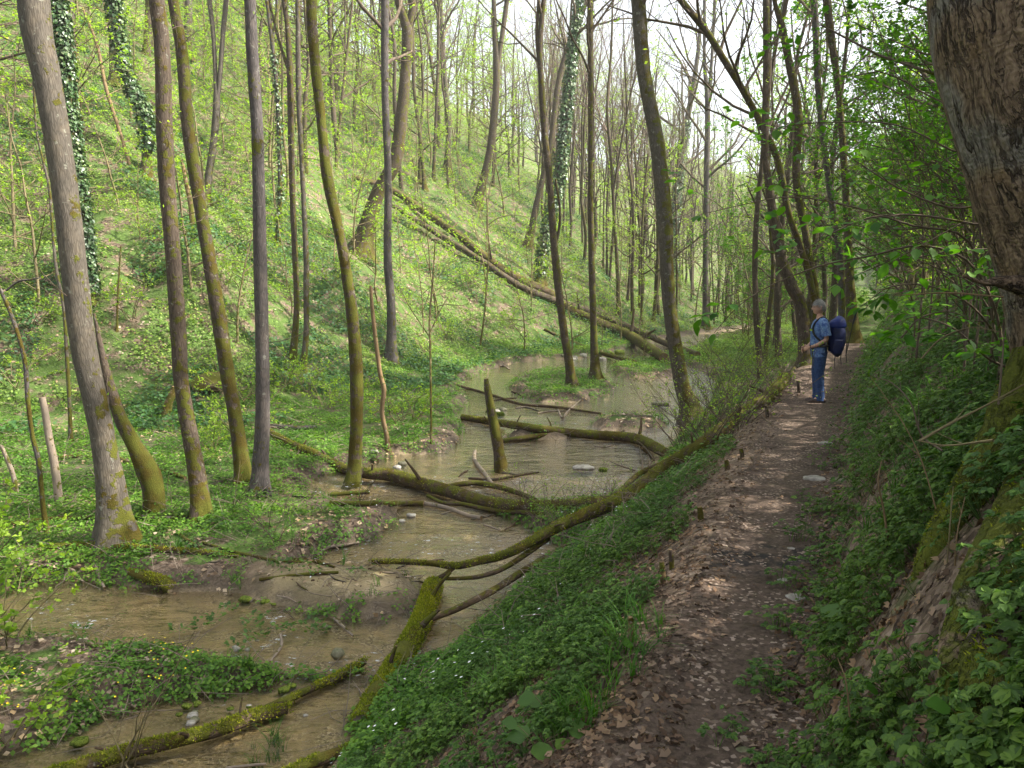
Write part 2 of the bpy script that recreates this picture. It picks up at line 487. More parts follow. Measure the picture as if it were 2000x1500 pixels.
def bark_mat(name, dark, light, moss_c=((.030, .038, .007), (.135, .135, .020)), scale=1.0, ridge=0.5, far=False):
    n = NT(name)
    bk = n.attr('bk')
    mp = n.n('Mapping'); n.t.links.new(bk, mp.inputs['Vector']); mp.inputs['Scale'].default_value = (1, 1, 0.13)
    a = n.noise(mp.outputs[0], 46 * scale, 5, 0.7)
    b = n.noise(bk, 5.0, 3)
    mp2 = n.n('Mapping'); n.t.links.new(bk, mp2.inputs['Vector']); mp2.inputs['Scale'].default_value = (1, 1, 0.16)
    vo = n.n('TexVoronoi', _feature='DISTANCE_TO_EDGE', Vector=mp2.outputs[0], Scale=40 * scale)
    cr = n.step(vo.outputs['Distance'], 0.0, 0.16)
    f = n.math('ADD', n.math('MULTIPLY', a, 0.65), n.math('MULTIPLY', cr, 0.35 * ridge))
    col = n.mix(n.step(f, 0.3, 0.95), dark, light)
    col = n.mix(n.step(b, 0.45, 0.75), col, n.mix(1.0, col, (1.35, 1.3, 1.2), 'MULTIPLY'))
    li = n.noise(bk, 11, 3, 0.6)
    col = n.mix(n.math('MULTIPLY', n.step(li, 0.62, 0.7), 0.45), col, (.30, .31, .25))
    mo = n.attr('moss', 'Fac')
    mn = n.noise(bk, 7.0, 4, 0.65)
    mf = n.step(n.math('ADD', mo, n.math('MULTIPLY', n.math('SUBTRACT', mn, 0.5), 3.4)), 0.20, 0.38)
    mc = n.mix(n.noise(bk, 60, 2), moss_c[0], moss_c[1])
    mc = n.mix(n.step(n.noise(bk, 3.3, 2), 0.42, 0.65), mc, n.mix(1.0, mc, (.85, .62, .7), 'MULTIPLY'))
    col = n.mix(mf, col, mc)
    hgt = n.math('ADD', n.math('MULTIPLY', f, 1.0), n.math('MULTIPLY', n.math('MULTIPLY', n.noise(bk, 90, 3), mf), 1.2))
    return n.done(n.bsdf(col, 0.9, bump=hgt, bstr=0.75, bdist=0.012 / max(scale, .5), spec=0.15))

BARK_GREY = bark_mat('grey bark', (.068, .058, .047), (.198, .176, .143))
BARK_BROWN = bark_mat('brown bark', (.055, .041, .031), (.185, .148, .115))
BARK_DARK = bark_mat('dark bark', (.06, .052, .050), (.19, .168, .158))
BARK_FAR = bark_mat('distant bark', (.055, .042, .030), (.165, .13, .095))
BARK_LOG = bark_mat('log bark', (.055, .038, .026), (.19, .14, .09))
BARK_PALE = bark_mat('bare wood', (.2, .16, .125), (.48, .42, .35), ridge=0.1)
WOOD_CUT = bark_mat('broken wood', (.16, .11, .06), (.42, .31, .19), ridge=0.1)
TWIG = bark_mat('twig bark', (.10, .075, .055), (.24, .19, .15))
TWIG_RED = bark_mat('reddish twig bark', (.12, .085, .07), (.27, .2, .165))
STEM_YOUNG = bark_mat('young stem bark', (.14, .115, .06), (.30, .25, .15))

def big_bark():
    n = NT('maple bark')
    bk = n.attr('bk')
    # flaking plates
    wv = n.noise(bk, 3.0, 3, 0.6, out=1)
    ad = n.n('VectorMath', _operation='MULTIPLY_ADD'); n.t.links.new(wv, ad.inputs[0]); ad.inputs[1].default_value = (.16, .16, .16); n.t.links.new(bk, ad.inputs[2])
    mp = n.n('Mapping'); n.t.links.new(ad.outputs[0], mp.inputs['Vector']); mp.inputs['Scale'].default_value = (1, 1, 0.33)
    ns1 = n.noise(mp.outputs[0], 7.5, 5, .62); ns2 = n.noise(mp.outputs[0], 17, 4, .6)
    cr = n.math('MINIMUM', n.math('MAXIMUM', n.step(n.math('ABSOLUTE', n.math('SUBTRACT', ns1, .5)), 0.0, 0.030), n.step(n.noise(bk, 2.6, 3, .6), .50, .66)), n.math('ADD', n.step(n.math('ABSOLUTE', n.math('SUBTRACT', ns2, .5)), 0.0, 0.03), .45))
    vo2 = n.n('TexVoronoi', Vector=mp.outputs[0], Scale=11)
    fine = n.noise(mp.outputs[0], 45, 4, 0.7)
    wavy = n.n('TexWave', _bands_direction='Z', Vector=ad.outputs[0], Scale=14, Distortion=5, Detail=2)
    g = n.noise(bk, 2.2, 3)
    col = n.mix(n.step(fine, 0.3, 0.75), (.11, .076, .052), (.275, .20, .135))
    col = n.mix(n.step(g, 0.5, 0.62), col, n.mix(n.step(fine, .3, .7), (.12, .11, .095), (.27, .245, .215)))
    col = n.mix(n.math('MULTIPLY', n.step(n.noise(bk, 4.7, 2), .55, .7), 0.35), col, (.22, .14, .065))
    col = n.mix(n.math('MULTIPLY', wavy.outputs['Fac'], 0.16), col, n.mix(1.0, col, (.6, .55, .5), 'MULTIPLY'))
    col = n.mix(cr, (.05, .036, .028), col)
    mo = n.attr('moss', 'Fac'); mn = n.noise(bk, 5.0, 5, 0.65)
    mf = n.step(n.math('ADD', mo, n.math('MULTIPLY', n.math('SUBTRACT', mn, 0.5), 2.2)), 0.15, 0.35)
    mc = n.mix(n.noise(bk, 70, 3), (.03, .042, .006), (.13, .14, .02))
    col = n.mix(mf, col, mc)
    h = n.math('ADD', n.math('MULTIPLY', cr, 0.9), n.math('ADD', n.math('MULTIPLY', fine, 0.7), n.math('MULTIPLY', vo2.outputs['Distance'], 0.5)))
    h = n.math('ADD', h, n.math('MULTIPLY', wavy.outputs['Fac'], 0.06))
    return n.done(n.bsdf(col, 0.9, bump=h, bstr=1.0, bdist=0.035, spec=0.15))
BARK_BIG = big_bark()

def ground_mat():
    n = NT('forest floor')
    tc = n.n('TexCoord').outputs['Object']
    zone = n.n('Attribute', _attribute_name='zone')
    sep = n.n('SeparateColor'); n.t.links.new(zone.outputs['Color'], sep.inputs[0])
    sand, wet, green = sep.outputs[0], sep.outputs[1], sep.outputs[2]
    vo = n.n('TexVoronoi', Vector=tc, Scale=20, Randomness=1.0)
    vo2 = n.n('TexVoronoi', Vector=tc, Scale=48)
    sp = n.n('SeparateColor'); n.t.links.new(vo.outputs['Color'], sp.inputs[0])
    sp2 = n.n('SeparateColor'); n.t.links.new(vo2.outputs['Color'], sp2.inputs[0])
    lit = n.ramp(sp.outputs[0], [(0, (.05, .034, .025)), (.35, (.12, .082, .058)), (.65, (.20, .143, .102)), (1, (.32, .245, .19))])
    lit2 = n.ramp(sp2.outputs[1], [(0, (.045, .03, .022)), (.5, (.13, .09, .065)), (1, (.27, .2, .15))])
    soil = n.mix(n.noise(tc, 6, 4), (.05, .036, .026), (.13, .095, .065))
    litter = n.mix(n.step(n.noise(tc, 3, 3), .4, .6), lit, lit2)
    litter = n.mix(n.step(n.noise(tc, 1.1, 3), .38, .62), n.mix(0.55, soil, litter), litter)
    grn = n.mix(n.noise(tc, 14, 4), (.035, .065, .014), (.10, .155, .035))
    gm = n.step(n.math('ADD', green, n.math('MULTIPLY', n.math('SUBTRACT', n.noise(tc, 2.2, 4), .5), 1.6)), .35, .65)
    col = n.mix(gm, litter, grn)
    # stream bed: tufa sand, gravel, algae streaks
    peb = n.ramp(sp2.outputs[0], [(0, (.13, .10, .065)), (.5, (.29, .225, .14)), (1, (.46, .38, .26))])
    sd = n.mix(n.noise(tc, 2.4, 5, .65), (.20, .152, .085), (.43, .34, .205))
    sd = n.mix(n.step(n.noise(tc, 4.0, 3), .45, .62), sd, peb)
    st = n.n('Mapping'); n.t.links.new(tc, st.inputs['Vector']); st.inputs['Scale'].default_value = (1.2, 4.5, 1)
    sd = n.mix(n.math('MULTIPLY', n.step(n.noise(st.outputs[0], 2.3, 5, .7), .52, .68), .75), sd, (.085, .07, .03))
    sd = n.mix(n.math('MULTIPLY', n.step(n.noise(tc, .7, 2), .5, .7), .4), sd, (.13, .12, .05))
    col = n.mix(sand, col, sd)
    col = n.mix(n.math('MULTIPLY', wet, .6), col, (.035, .026, .018))
    h = n.math('ADD', n.math('MULTIPLY', sp.outputs[1], .5), n.math('MULTIPLY', n.noise(tc, 25, 4), 1.0))
    rgh = n.math('SUBTRACT', .95, n.math('MULTIPLY', wet, .35))
    return n.done(n.bsdf(col, rgh, bump=h, bstr=.6, bdist=.03, spec=.2))
GROUND = ground_mat()

def path_mat():
    n = NT('trodden earth')
    tc = n.n('TexCoord').outputs['Object']
    a = n.noise(tc, 1.6, 4, .6); b = n.noise(tc, 30, 5, .7); c = n.noise(tc, 9, 4, .65)
    col = n.mix(n.step(b, .3, .7), (.050, .035, .026), (.132, .094, .070))
    col = n.mix(n.math('MULTIPLY', n.step(c, .45, .7), .5), col, (.13, .09, .07))
    col = n.mix(n.step(a, .5, .66), col, n.mix(1.0, col, (.68, .66, .66), 'MULTIPLY'))
    # mud patch where water seeps across the path
    sx = n.n('SeparateXYZ'); n.t.links.new(tc, sx.inputs[0])
    yy = n.math('ABSOLUTE', n.math('SUBTRACT', n.math('ADD', sx.outputs[1], n.math('MULTIPLY', n.noise(tc, 3, 3), .7)), 5.35))
    mud = n.math('SUBTRACT', 1.0, n.step(yy, .10, .42))
    col = n.mix(n.math('MULTIPLY', mud, n.step(n.noise(tc, 8, 4), .38, .6)), col, (.03, .026, .025))
    vo = n.n('TexVoronoi', Vector=tc, Scale=55)
    sp = n.n('SeparateColor'); n.t.links.new(vo.outputs['Color'], sp.inputs[0])
    frag = n.step(sp.outputs[0], .80, .84)
    col = n.mix(n.math('MULTIPLY', frag, n.step(n.noise(tc, 2.5, 2), .35, .6)), col, n.mix(sp.outputs[1], (.16, .11, .08), (.40, .31, .25)))
    h = n.math('ADD', n.math('MULTIPLY', b, .8), n.math('ADD', n.math('MULTIPLY', c, 1.3), n.math('MULTIPLY', sp.outputs[2], .3)))
    return n.done(n.bsdf(col, .92, bump=h, bstr=.8, bdist=.02, spec=.2))
PATHM = path_mat()

def water_mat():
    n = NT('stream water')
    tc = n.n('TexCoord').outputs['Object']
    mp = n.n('Mapping'); n.t.links.new(tc, mp.inputs['Vector']); mp.inputs['Scale'].default_value = (1.0, 1.9, 1)
    h = n.math('ADD', n.math('MULTIPLY', n.noise(mp.outputs[0], 2.2, 3, .6), 1.0), n.math('MULTIPLY', n.noise(mp.outputs[0], 15, 3, .6), .30))
    b = n.n('Bump', Strength=.8, Distance=.05); n.t.links.new(h, b.inputs['Height'])
    fr = n.n('Fresnel', IOR=1.36); n.t.links.new(b.outputs[0], fr.inputs['Normal'])
    g = n.n('BsdfGlossy', Color=(1, 1, 1), Roughness=.04); n.t.links.new(b.outputs[0], g.inputs['Normal'])
    lw = n.n('BsdfTransparent', Color=(.92, .88, .76))
    mx = n.n('MixShader', Fac=n.math('MULTIPLY', fr.outputs[0], n.math('ADD', n.math('MULTIPLY', fr.outputs[0], 3.2), 1.0), clamp=True)); n.t.links.new(lw.outputs[0], mx.inputs[1]); n.t.links.new(g.outputs[0], mx.inputs[2])
    # broken white water, where the attribute asks for it
    fo = n.attr('moss', 'Fac')
    fm = n.math('MULTIPLY', n.step(n.math('ADD', fo, n.math('MULTIPLY', n.math('SUBTRACT', n.noise(mp.outputs[0], 9, 5, .75), .5), 2.4)), .62, .9), .9)
    d = n.n('BsdfDiffuse', Color=(.72, .74, .76))
    m2 = n.n('MixShader', Fac=fm); n.t.links.new(mx.outputs[0], m2.inputs[1]); n.t.links.new(d.outputs[0], m2.inputs[2])
    return n.done(m2.outputs[0])
WATER = water_mat()

def simple(name, c1, c2, scale=8, rough=.8, bstr=.4, bdist=.01, spec=.3, **kw):
    n = NT(name); tc = n.n('TexCoord').outputs['Object']
    f = n.noise(tc, scale, 4, .6)
    return n.done(n.bsdf(n.mix(n.step(f, .3, .7), c1, c2), rough, bump=f, bstr=bstr, bdist=bdist, spec=spec, **kw))
STONE = simple('limestone', (.20, .18, .155), (.42, .39, .34), 14, .9, .6, .02)
STONE_W = simple('wet mossy stone', (.07, .075, .03), (.24, .22, .15), 9, .7, .6, .02)
MOSSM = simple('moss cushion', (.035, .055, .008), (.15, .19, .03), 40, .95, .8, .02, spec=.1)
LF_HERB = leaf_mat('herb leaf', [(.032, .085, .018), (.058, .13, .026), (.085, .175, .032), (.12, .22, .042)], .35)
LF_FLOOR = leaf_mat('valley floor herb leaf', [(.045, .12, .016), (.075, .18, .022), (.11, .23, .028), (.15, .29, .04)], .4)
LF_SLOPE = leaf_mat('slope herb leaf', [(.065, .13, .028), (.115, .205, .04), (.17, .28, .055), (.24, .35, .09)], .42)
LF_SPRING = leaf_mat('spring tree leaf', [(.13, .24, .03), (.19, .32, .035), (.26, .40, .05), (.33, .47, .08)], .55)
LF_BRIGHT = leaf_mat('fresh shrub leaf', [(.035, .12, .012), (.06, .17, .016), (.09, .23, .02), (.13, .29, .03)], .5)
LF_IVY = leaf_mat('ivy leaf', [(.02, .055, .018), (.035, .085, .028), (.06, .125, .045), (.17, .23, .14)], .15, .35, .5)
LF_DEAD = leaf_mat('dead leaf', [(.035, .022, .016), (.09, .058, .042), (.155, .105, .078), (.27, .20, .155)], .08, .8, .2)
LF_GRASS = leaf_mat('grass blade', [(.03, .10, .01), (.05, .16, .015), (.09, .22, .02)], .4)
LF_MOSS = leaf_mat('moss tuft', [(.09, .12, .010), (.16, .20, .016), (.24, .28, .025), (.32, .33, .045)], .3, .9, .1)
FL_WHITE = simple('white petals', (.75, .76, .8), (.8, .8, .82), 5, .6, 0)
FL_YELLOW = simple('yellow petals', (.75, .55, .01), (.8, .65, .02), 5, .5, 0)
FOAM = simple('foam', (.7, .72, .75), (.8, .82, .85), 30, .5, .5, .01)
LF_DEAD2 = leaf_mat('dry pale leaf', [(.10, .07, .05), (.22, .165, .12), (.33, .26, .20), (.46, .38, .31)], .1, .85, .15)
LF_CLUMP = leaf_mat('dark clump leaf', [(.018, .06, .022), (.03, .09, .03), (.045, .12, .035), (.06, .15, .045)], .3)
# ------------------------------------------------------------------ ground, path, water
def ground():
    ys = np.r_[np.arange(-14, 0.6, 0.35), 0.6 + 0.045 * (np.exp(np.arange(0, 520) * 0.0166) - 1) / 0.0166 * 1.0]
    ys = ys[ys < 262]
    nt = 460
    t = np.linspace(-1, 1, nt)
    t = np.sign(t) * np.abs(t) ** 1.25
    X = (0.3 * np.clip(ys, 0, None))[:, None] * 0.25 + t[None] * (16 + 0.95 * np.clip(ys, 0, None))[:, None]
    Y = np.repeat(ys[:, None], nt, 1)
    z, s, dl, dp, dr, inp = terrain(X, Y, True)
    V = np.stack([X, Y, z], -1)
    ny = len(ys)
    idx = np.arange(ny * nt).reshape(ny, nt)
    Q = np.stack([idx[:-1, :-1], idx[:-1, 1:], idx[1:, 1:], idx[1:, :-1]], -1).reshape(-1, 4)
    mb = MB(); mb.add(V.reshape(-1, 3), Q)
    o = mb.build('ground', GROUND)
    sand = ss((0.24 - s) / 0.38) * (dl < 1) * (dp > 0.8)
    # gravel bar beside the lower pool
    gp = fl(690, 1155); gb = np.exp(-(((X - gp[0]) / 1.0) ** 2 + ((Y - gp[1]) / .55) ** 2))
    sand = np.clip(np.maximum(sand, ss(gb * 2.2)), 0, 1)
    wet = ss((0.35 - np.abs(s - 0.12)) / 0.3) * (s > 0) * (dl < 2) * (dp > 0.8)
    green = np.full(X.shape, .62)
    green = np.where((s < .5) & (dl < 1), .22, green)
    green = np.where(dl > 1.0, .56, green)
    green = np.where((dp > 0) & (dp < 3.2) & (dl < 0), .28, green)
    green = np.where((dp < 0.9) & (dp > -0.1), .05, green)
    green = np.where((dr > -0.3), .30, green)
    green = np.where(inp, 0.0, green)
    green = np.where((Y > 22) & ((dr > -3) | inp), .62, green)
    a = o.data.attributes.new('zone', 'FLOAT_COLOR', 'POINT')
    a.data.foreach_set('color', np.stack([sand, wet, green, np.ones_like(sand)], -1).astype(np.float32).ravel())
    tag(o, 'forest floor of soil, leaf litter and stream bed', None, None, 'structure')
    return o
ground()

def path():
    n = 900; m = 26
    # edges resampled by arc parameter
    L = spline([(x, y, 0) for x, y in PATH_L], n)[:, :2]; Rr = spline([(x, y, 0) for x, y in PATH_R], n)[:, :2]
    t = np.linspace(-0.02, 1.0, m)
    P = L[:, None] * (1 - t)[None, :, None] + Rr[:, None] * t[None, :, None]
    w = fbm(P[..., 0] * 2.2, P[..., 1] * 2.2, o=3, s=44) - .5
    P = P + (Rr - L)[:, None] * ((np.abs(2 * t - 1) ** 3) * np.sign(.5 - t))[None, :, None] * (w[..., None] * .45 + .04)
    P = P[P[:, 0, 1] < 23]; n = len(P)
    z = terrain(P[..., 0], P[..., 1]) + .012
    edge = np.abs(2 * t - 1)[None]
    z = z - .03 * (edge > .97)
    V = np.dstack([P, z])
    idx = np.arange(n * m).reshape(n, m)
    Q = np.stack([idx[:-1, :-1], idx[:-1, 1:], idx[1:, 1:], idx[1:, :-1]], -1).reshape(-1, 4)
    mb = MB(); mb.add(V.reshape(-1, 3), Q)
    o = mb.build('path', PATHM)
    tag(o, 'narrow trodden brown dirt footpath along the slope', None, None, 'structure')
path()

def water():
    mb = MB()
    for (x0, x1, y0, y1, st) in ((-13, 8, 3.4, 21.0, .09), (-8, 16, 21.0, 60.0, .22)):
        xs = np.arange(x0, x1 + st, st); ys = np.arange(y0, y1 + st / 2, st)
        X, Y = np.meshgrid(xs, ys)
        s = water_sd(X, Y); dl = polyline_sd(BASE_L, X, Y)
        keep = (s < .35)
        Z = zw(Y) + .0 * X
        g = np.gradient(zw(ys), ys)
        fo = ss((g - .05) / .08)[:, None] * .42 * np.ones_like(X)
        for (u, v, r, a) in ((90, 1195, .7, .42), (160, 1218, .5, .5), (545, 1200, .35, .45), (560, 1240, .55, .38), (510, 1262, .4, .45), (470, 1275, .3, .4), (790, 1215, .45, .3), (780, 1300, .5, .3),
                             (1240, 815, .5, .3), (890, 905, .3, .45), (930, 835, .3, .3), (700, 1250, .5, .25), (640, 1240, .4, .2), (440, 1385, .3, .35), (1320, 800, .6, .3)):
            c = fl(u, v); fo = np.maximum(fo, a * np.exp(-(((X - c[0]) / r) ** 2 + ((Y - c[1]) / (r * .8)) ** 2)) * 1.2)
        idx = np.arange(X.size).reshape(X.shape)
        kq = (keep[:-1, :-1] | keep[1:, 1:] | keep[:-1, 1:] | keep[1:, :-1])
        Q = np.stack([idx[:-1, :-1], idx[:-1, 1:], idx[1:, 1:], idx[1:, :-1]], -1)[kq].reshape(-1, 4)
        used = np.unique(Q); mp = np.full(X.size, -1); mp[used] = np.arange(len(used))
        V = np.stack([X, Y, Z], -1).reshape(-1, 3)[used]
        mb.add(V, mp[Q], moss=fo.ravel()[used])
    o = mb.build('water', WATER)
    tag(o, 'shallow clear stream water over tan sand', None, None, 'structure')
water()
# ------------------------------------------------------------------ branching crowns
def grow(rs, PP, RR, per, tmin, tmax, lr, ang, up, n=4, wob=.12, rr=.55, minlen=0):
    """children of polylines PP (B,n0,3), RR (B,n0)"""
    B, n0, _ = PP.shape
    par = np.repeat(np.arange(B), per)
    t = tmin + (tmax - tmin) * ((np.tile(np.arange(per), B) + rs.rand(B * per)) / per)
    f = t * (n0 - 1); i = np.minimum(f.astype(int), n0 - 2); w = (f - i)[:, None]
    base = PP[par, i] * (1 - w) + PP[par, i + 1] * w
    rad = RR[par, i] * (1 - w[:, 0]) + RR[par, i + 1] * w[:, 0]
    tan = norm(PP[par, i + 1] - PP[par, i])
    rnd = norm(rs.randn(len(par), 3)); side = norm(np.cross(tan, rnd))
    a = ang * (.75 + .5 * rs.rand(len(par)))[:, None]
    d = tan * np.cos(a) + side * np.sin(a)
    plen = np.linalg.norm(PP[:, -1] - PP[:, 0], axis=1)[par]
    ln = plen * lr * (.6 + .7 * rs.rand(len(par))) * (1.15 - .6 * t)
    P = np.zeros((len(par), n, 3)); P[:, 0] = base
    for k in range(1, n):
        d = norm(d + np.array([0, 0, up])[None] / (n - 1) + wob * rs.randn(len(par), 3))
        P[:, k] = P[:, k - 1] + d * (ln / (n - 1))[:, None]
    r0 = np.maximum(rad * rr, .0022)
    Rr = r0[:, None] * np.linspace(1, .35, n)[None]
    return P, Rr

def spray_leaves(mb, rs, P, per, size, flat=.6, mat=1, tmpl=LEAF1, wid=1.0):
    B, n, _ = P.shape
    par = np.repeat(np.arange(B), per); t = .15 + .85 * rs.rand(len(par))
    f = t * (n - 1); i = np.minimum(f.astype(int), n - 2); w = (f - i)[:, None]
    c = P[par, i] * (1 - w) + P[par, i + 1] * w
    tan = norm(P[par, i + 1] - P[par, i])
    d = norm(tan * .5 + rs.randn(len(par), 3) * np.array([1, 1, .45]))
    nn = norm(np.array([0, 0, 1.0]) * flat + rs.randn(len(par), 3) * (1 - flat))
    leaves(mb, c, d, nn, size * (.6 + .8 * rs.rand(len(par))), tmpl, mat, wid)

def crown_mesh(mb, rs, P, Rr, n1=14, n2=5, n3=4, t0=.35, l1=.38, ang=.9, up=.35, leafn=6, leafs=.09, tw=TWIG, mat_t=0, mat_l=1, flat=.6, tmpl=LEAF1, l2=.5, l3=.5, sides=(5, 3, 3)):
    P = P[None] if P.ndim == 2 else P; Rr = Rr[None] if Rr.ndim == 1 else Rr
    A, RA = grow(rs, P, Rr, n1, t0, 1, l1, ang, up, 6)
    tubes(mb, A, RA, sides[0], mat_t)
    B, RB = grow(rs, A, RA, n2, .2, 1, l2, .8, up * .6, 4)
    tubes(mb, B, RB, sides[1], mat_t)
    if n3:
        C, RC = grow(rs, B, RB, n3, .2, 1, l3, .75, up * .3, 3)
        tubes(mb, C, RC, sides[2], mat_t)
    else: C = B
    if leafn: spray_leaves(mb, rs, C, leafn, leafs, flat, mat_l, tmpl)

def px_line(pts, d, lean=0.0):
    """pts (u, v, width px): world points at depth d (lean: metres of extra depth at the far end)"""
    P = []; Rr = []
    n = len(pts)
    for i, p in enumerate(pts):
        dd = d + lean * i / (n - 1)
        P.append(pxd(p[0], p[1], dd)); Rr.append(p[2] * .5 / F * dd)
    return np.array(P), np.array(Rr)

def extend_up(P, Rr, top, rs, rtop=.05):
    """carry a trunk on from its last picture point to height top"""
    z0 = P[-1, 2]
    if z0 >= top: return P, Rr
    d = norm(P[-1] - P[-2]); d = norm(d * np.array([.6, .6, 1]))
    k = max(3, int((top - z0) / 2.0)); st = (top - z0) / k / max(d[2], .5)
    Q = [P[-1]]; q = [Rr[-1]]
    for i in range(k):
        d = norm(d + np.array([rs.randn() * .05, rs.randn() * .05, .06]))
        Q.append(Q[-1] + d * st); q.append(Rr[-1] + (rtop - Rr[-1]) * (i + 1) / k)
    return np.vstack([P, Q[1:]]), np.r_[Rr, q[1:]]

def ivy_on(mb, rs, P, Rr, t0, t1, dens, size=.06, off=.05, thick=.10, mat=0, side=None):
    """ivy leaves round the trunk between heights t0..t1 (fraction)"""
    n = int(dens); f = (t0 + (t1 - t0) * rs.rand(n)) * (len(P) - 1); i = np.minimum(f.astype(int), len(P) - 2); w = (f - i)[:, None]
    c = P[i] * (1 - w) + P[i + 1] * w; r = Rr[i]
    a = rs.rand(n) * 2 * math.pi
    out = np.stack([np.cos(a), np.sin(a), np.zeros(n)], 1)
    cl = .4 + 1.2 * fbm(np.cos(a) * 2, np.sin(a) * 2, c[:, 2] * 1.6, o=2, s=8)
    c = c + out * (r + off * rs.rand(n) + thick * rs.rand(n) * cl)[:, None]
    d = norm(out * .5 + np.array([0, 0, -.9]) + rs.randn(n, 3) * .45)
    leaves(mb, c, d, norm(out + rs.randn(n, 3) * .35 + np.array([0, 0, .4])), size * (.6 + .8 * rs.rand(n)), LEAF2, mat, 1.25)

TREE_N = [0]
def main_tree(name, pts, label, mats, top=19, moss=-.25, mdir=(.9, -.2, .2), mbase=.8, flare=1.2, crown='bare', depth=None, base=None, forks=(), ivy=None, group=None, lean=0.0, cat='tree', rough=.06, dead=False, sides=16, limbs=None, leafmat=None, mossfn=None, cs=1.0):
    moss -= .10; mbase *= .85
    TREE_N[0] += 1; sd = TREE_N[0]; rs = np.random.RandomState(100 + sd)
    if depth is None:
        g = at(*(base if base else pts[0][:2])); d = g[1]
    else: d = depth
    P, Rr = px_line(pts, d, lean)
    if base is not None:      # the trunk goes on down, hidden, to its own ground point
        g = at(*base); 
        P = np.vstack([[g[0], d, H(g[0], d)], P]); Rr = np.r_[Rr[0] * 1.1, Rr]
    gz = H(P[0, 0], P[0, 1])
    P[0, 2] = gz - .10
    root = empty(name, (P[0, 0], P[0, 1], gz), label, cat, group)
    og = (P[0, 0], P[0, 1], gz)
    seen = len(P)
    if not dead: P, Rr = extend_up(P, Rr, gz + top, rs)
    ln = np.linalg.norm(np.diff(P, axis=0), axis=1).sum()
    n = int(min(150, max(24, ln * (9 if d < 20 else 5 if d < 40 else 2.2))))
    Ps, Rs = spline(P, n, Rr)
    mb = MB()
    trunk_mesh(mb, Ps, Rs, sides, rough, moss, mdir, mbase, sd * 13, flare, (False, True), .04, mossfn=mossfn)
    mb.build('trunk', [mats, WOOD_CUT], root, og)
    fk = []
    for fpts in forks:
        FP, FR = px_line(fpts, d)
        if not dead and fpts[-1][1] <= 5: FP, FR = extend_up(FP, FR, gz + top * .95, rs)
        nn = int(max(12, np.linalg.norm(np.diff(FP, axis=0), axis=1).sum() * 4))
        FS, FRs = spline(FP, nn, FR)
        mb = MB(); trunk_mesh(mb, FS, FRs, 10, rough, moss, mdir, 0, sd * 17 + 3, 0, (False, True), .03)
        mb.build('limb', [mats, WOOD_CUT], root, og); fk.append((FS, FRs))
    if not dead and crown:
        mb = MB()
        for k, (S, SR) in enumerate([(Ps, Rs)] + fk[:1]):
            hz = S[:, 2] - gz
            i0 = max(np.argmax(hz > top * .5), 1)
            C = S[i0:]; CR = SR[i0:]
            if len(C) < 3: continue
            leafn = {'bare': 1, 'leafy': 6, 'thin': 3}[crown]
            crown_mesh(mb, rs, spline(C, 10), np.interp(np.linspace(0, 1, 10), np.linspace(0, 1, len(CR)), CR), 13 if k == 0 else 8, 5, 4, .05, .42 * cs, .85, .4, leafn, .10, mat_l=1)
        low = Ps[(Ps[:, 2] - gz > 1.0) & (Ps[:, 2] - gz < top * .55)]
        if len(low) > 4:
            lowP = spline(low, 12)[None]; m_ = 9
            A, RA = grow(rs, lowP, np.full((1, 12), .02), m_, .02, 1, .13, 1.15, .3, 6, .22); RA = np.clip(RA * .55, .0025, .007)
            A[:, 0] = A[:, 0]; tubes(mb, A, RA, 4, 0)
            B, RB = grow(rs, A, RA, 3, .2, 1, .5, .7, .2, 4, .15); RB = np.clip(RB, .0015, .004); tubes(mb, B, RB, 3, 0)
            spray_leaves(mb, rs, B, 3, .04, .6, 1)
        mb.build('crown', [TWIG, leafmat or LF_SPRING], root, og)
    if ivy:
        mb = MB(); t0, t1, dn = ivy[:3]; ivy_on(mb, rs, Ps, Rs, t0, t1, dn, *(ivy[3:]))
        mb.build('ivy', [LF_IVY], root, og)
    return root, Ps, Rs, og, rs

mossy = dict(moss=.22, mbase=.5)
main_tree('tree', [(228, 1060, 62), (225, 1021, 55), (200, 850, 45), (163, 675, 46), (142, 500, 46), (124, 350, 46), (96, 175, 48), (66, 0, 54)],
          'thick smooth grey leaning trunk, mossy on one side of its base, by the lower pool', BARK_GREY, moss=-.32, mdir=(.9, -.1, 0), mbase=.75, top=20, crown='thin', sides=28)
r1 = main_tree('tree', [(302, 1003, 36), (300, 960, 38), (285, 915, 40), (262, 870, 28), (234, 815, 24), (212, 745, 17), (197, 680, 11), (184, 612, 5)],
          'mossy swollen-footed dead trunk curving up behind the thick grey one', BARK_BROWN, moss=.2, mbase=.4, flare=.3, dead=True, cat='dead tree', mossfn=lambda t: .35 - .9 * t)
main_tree('tree', [(395, 1010, 32), (386, 940, 32), (371, 850, 30), (354, 745, 28), (348, 640, 30), (338, 500, 28), (326, 350, 30), (321, 245, 30), (317, 105, 28), (306, 0, 28)],
          'brown trunk with patchy moss and flaked bark, third large trunk from the valley edge', BARK_BROWN, moss=-.05, mdir=(.35, -.5, .1), mbase=.6, crown='thin', sides=22)
main_tree('tree', [(478, 945, 31), (459, 815, 26), (446, 745, 26), (430, 640, 27), (407, 500, 24), (382, 350, 23), (366, 245, 22), (355, 105, 21), (338, 0, 19)],
          'moss-covered trunk leaning away from its straight grey neighbour', BARK_BROWN, moss=.18, mdir=(.8, -.3, .1), mbase=.4, crown='thin', sides=20)
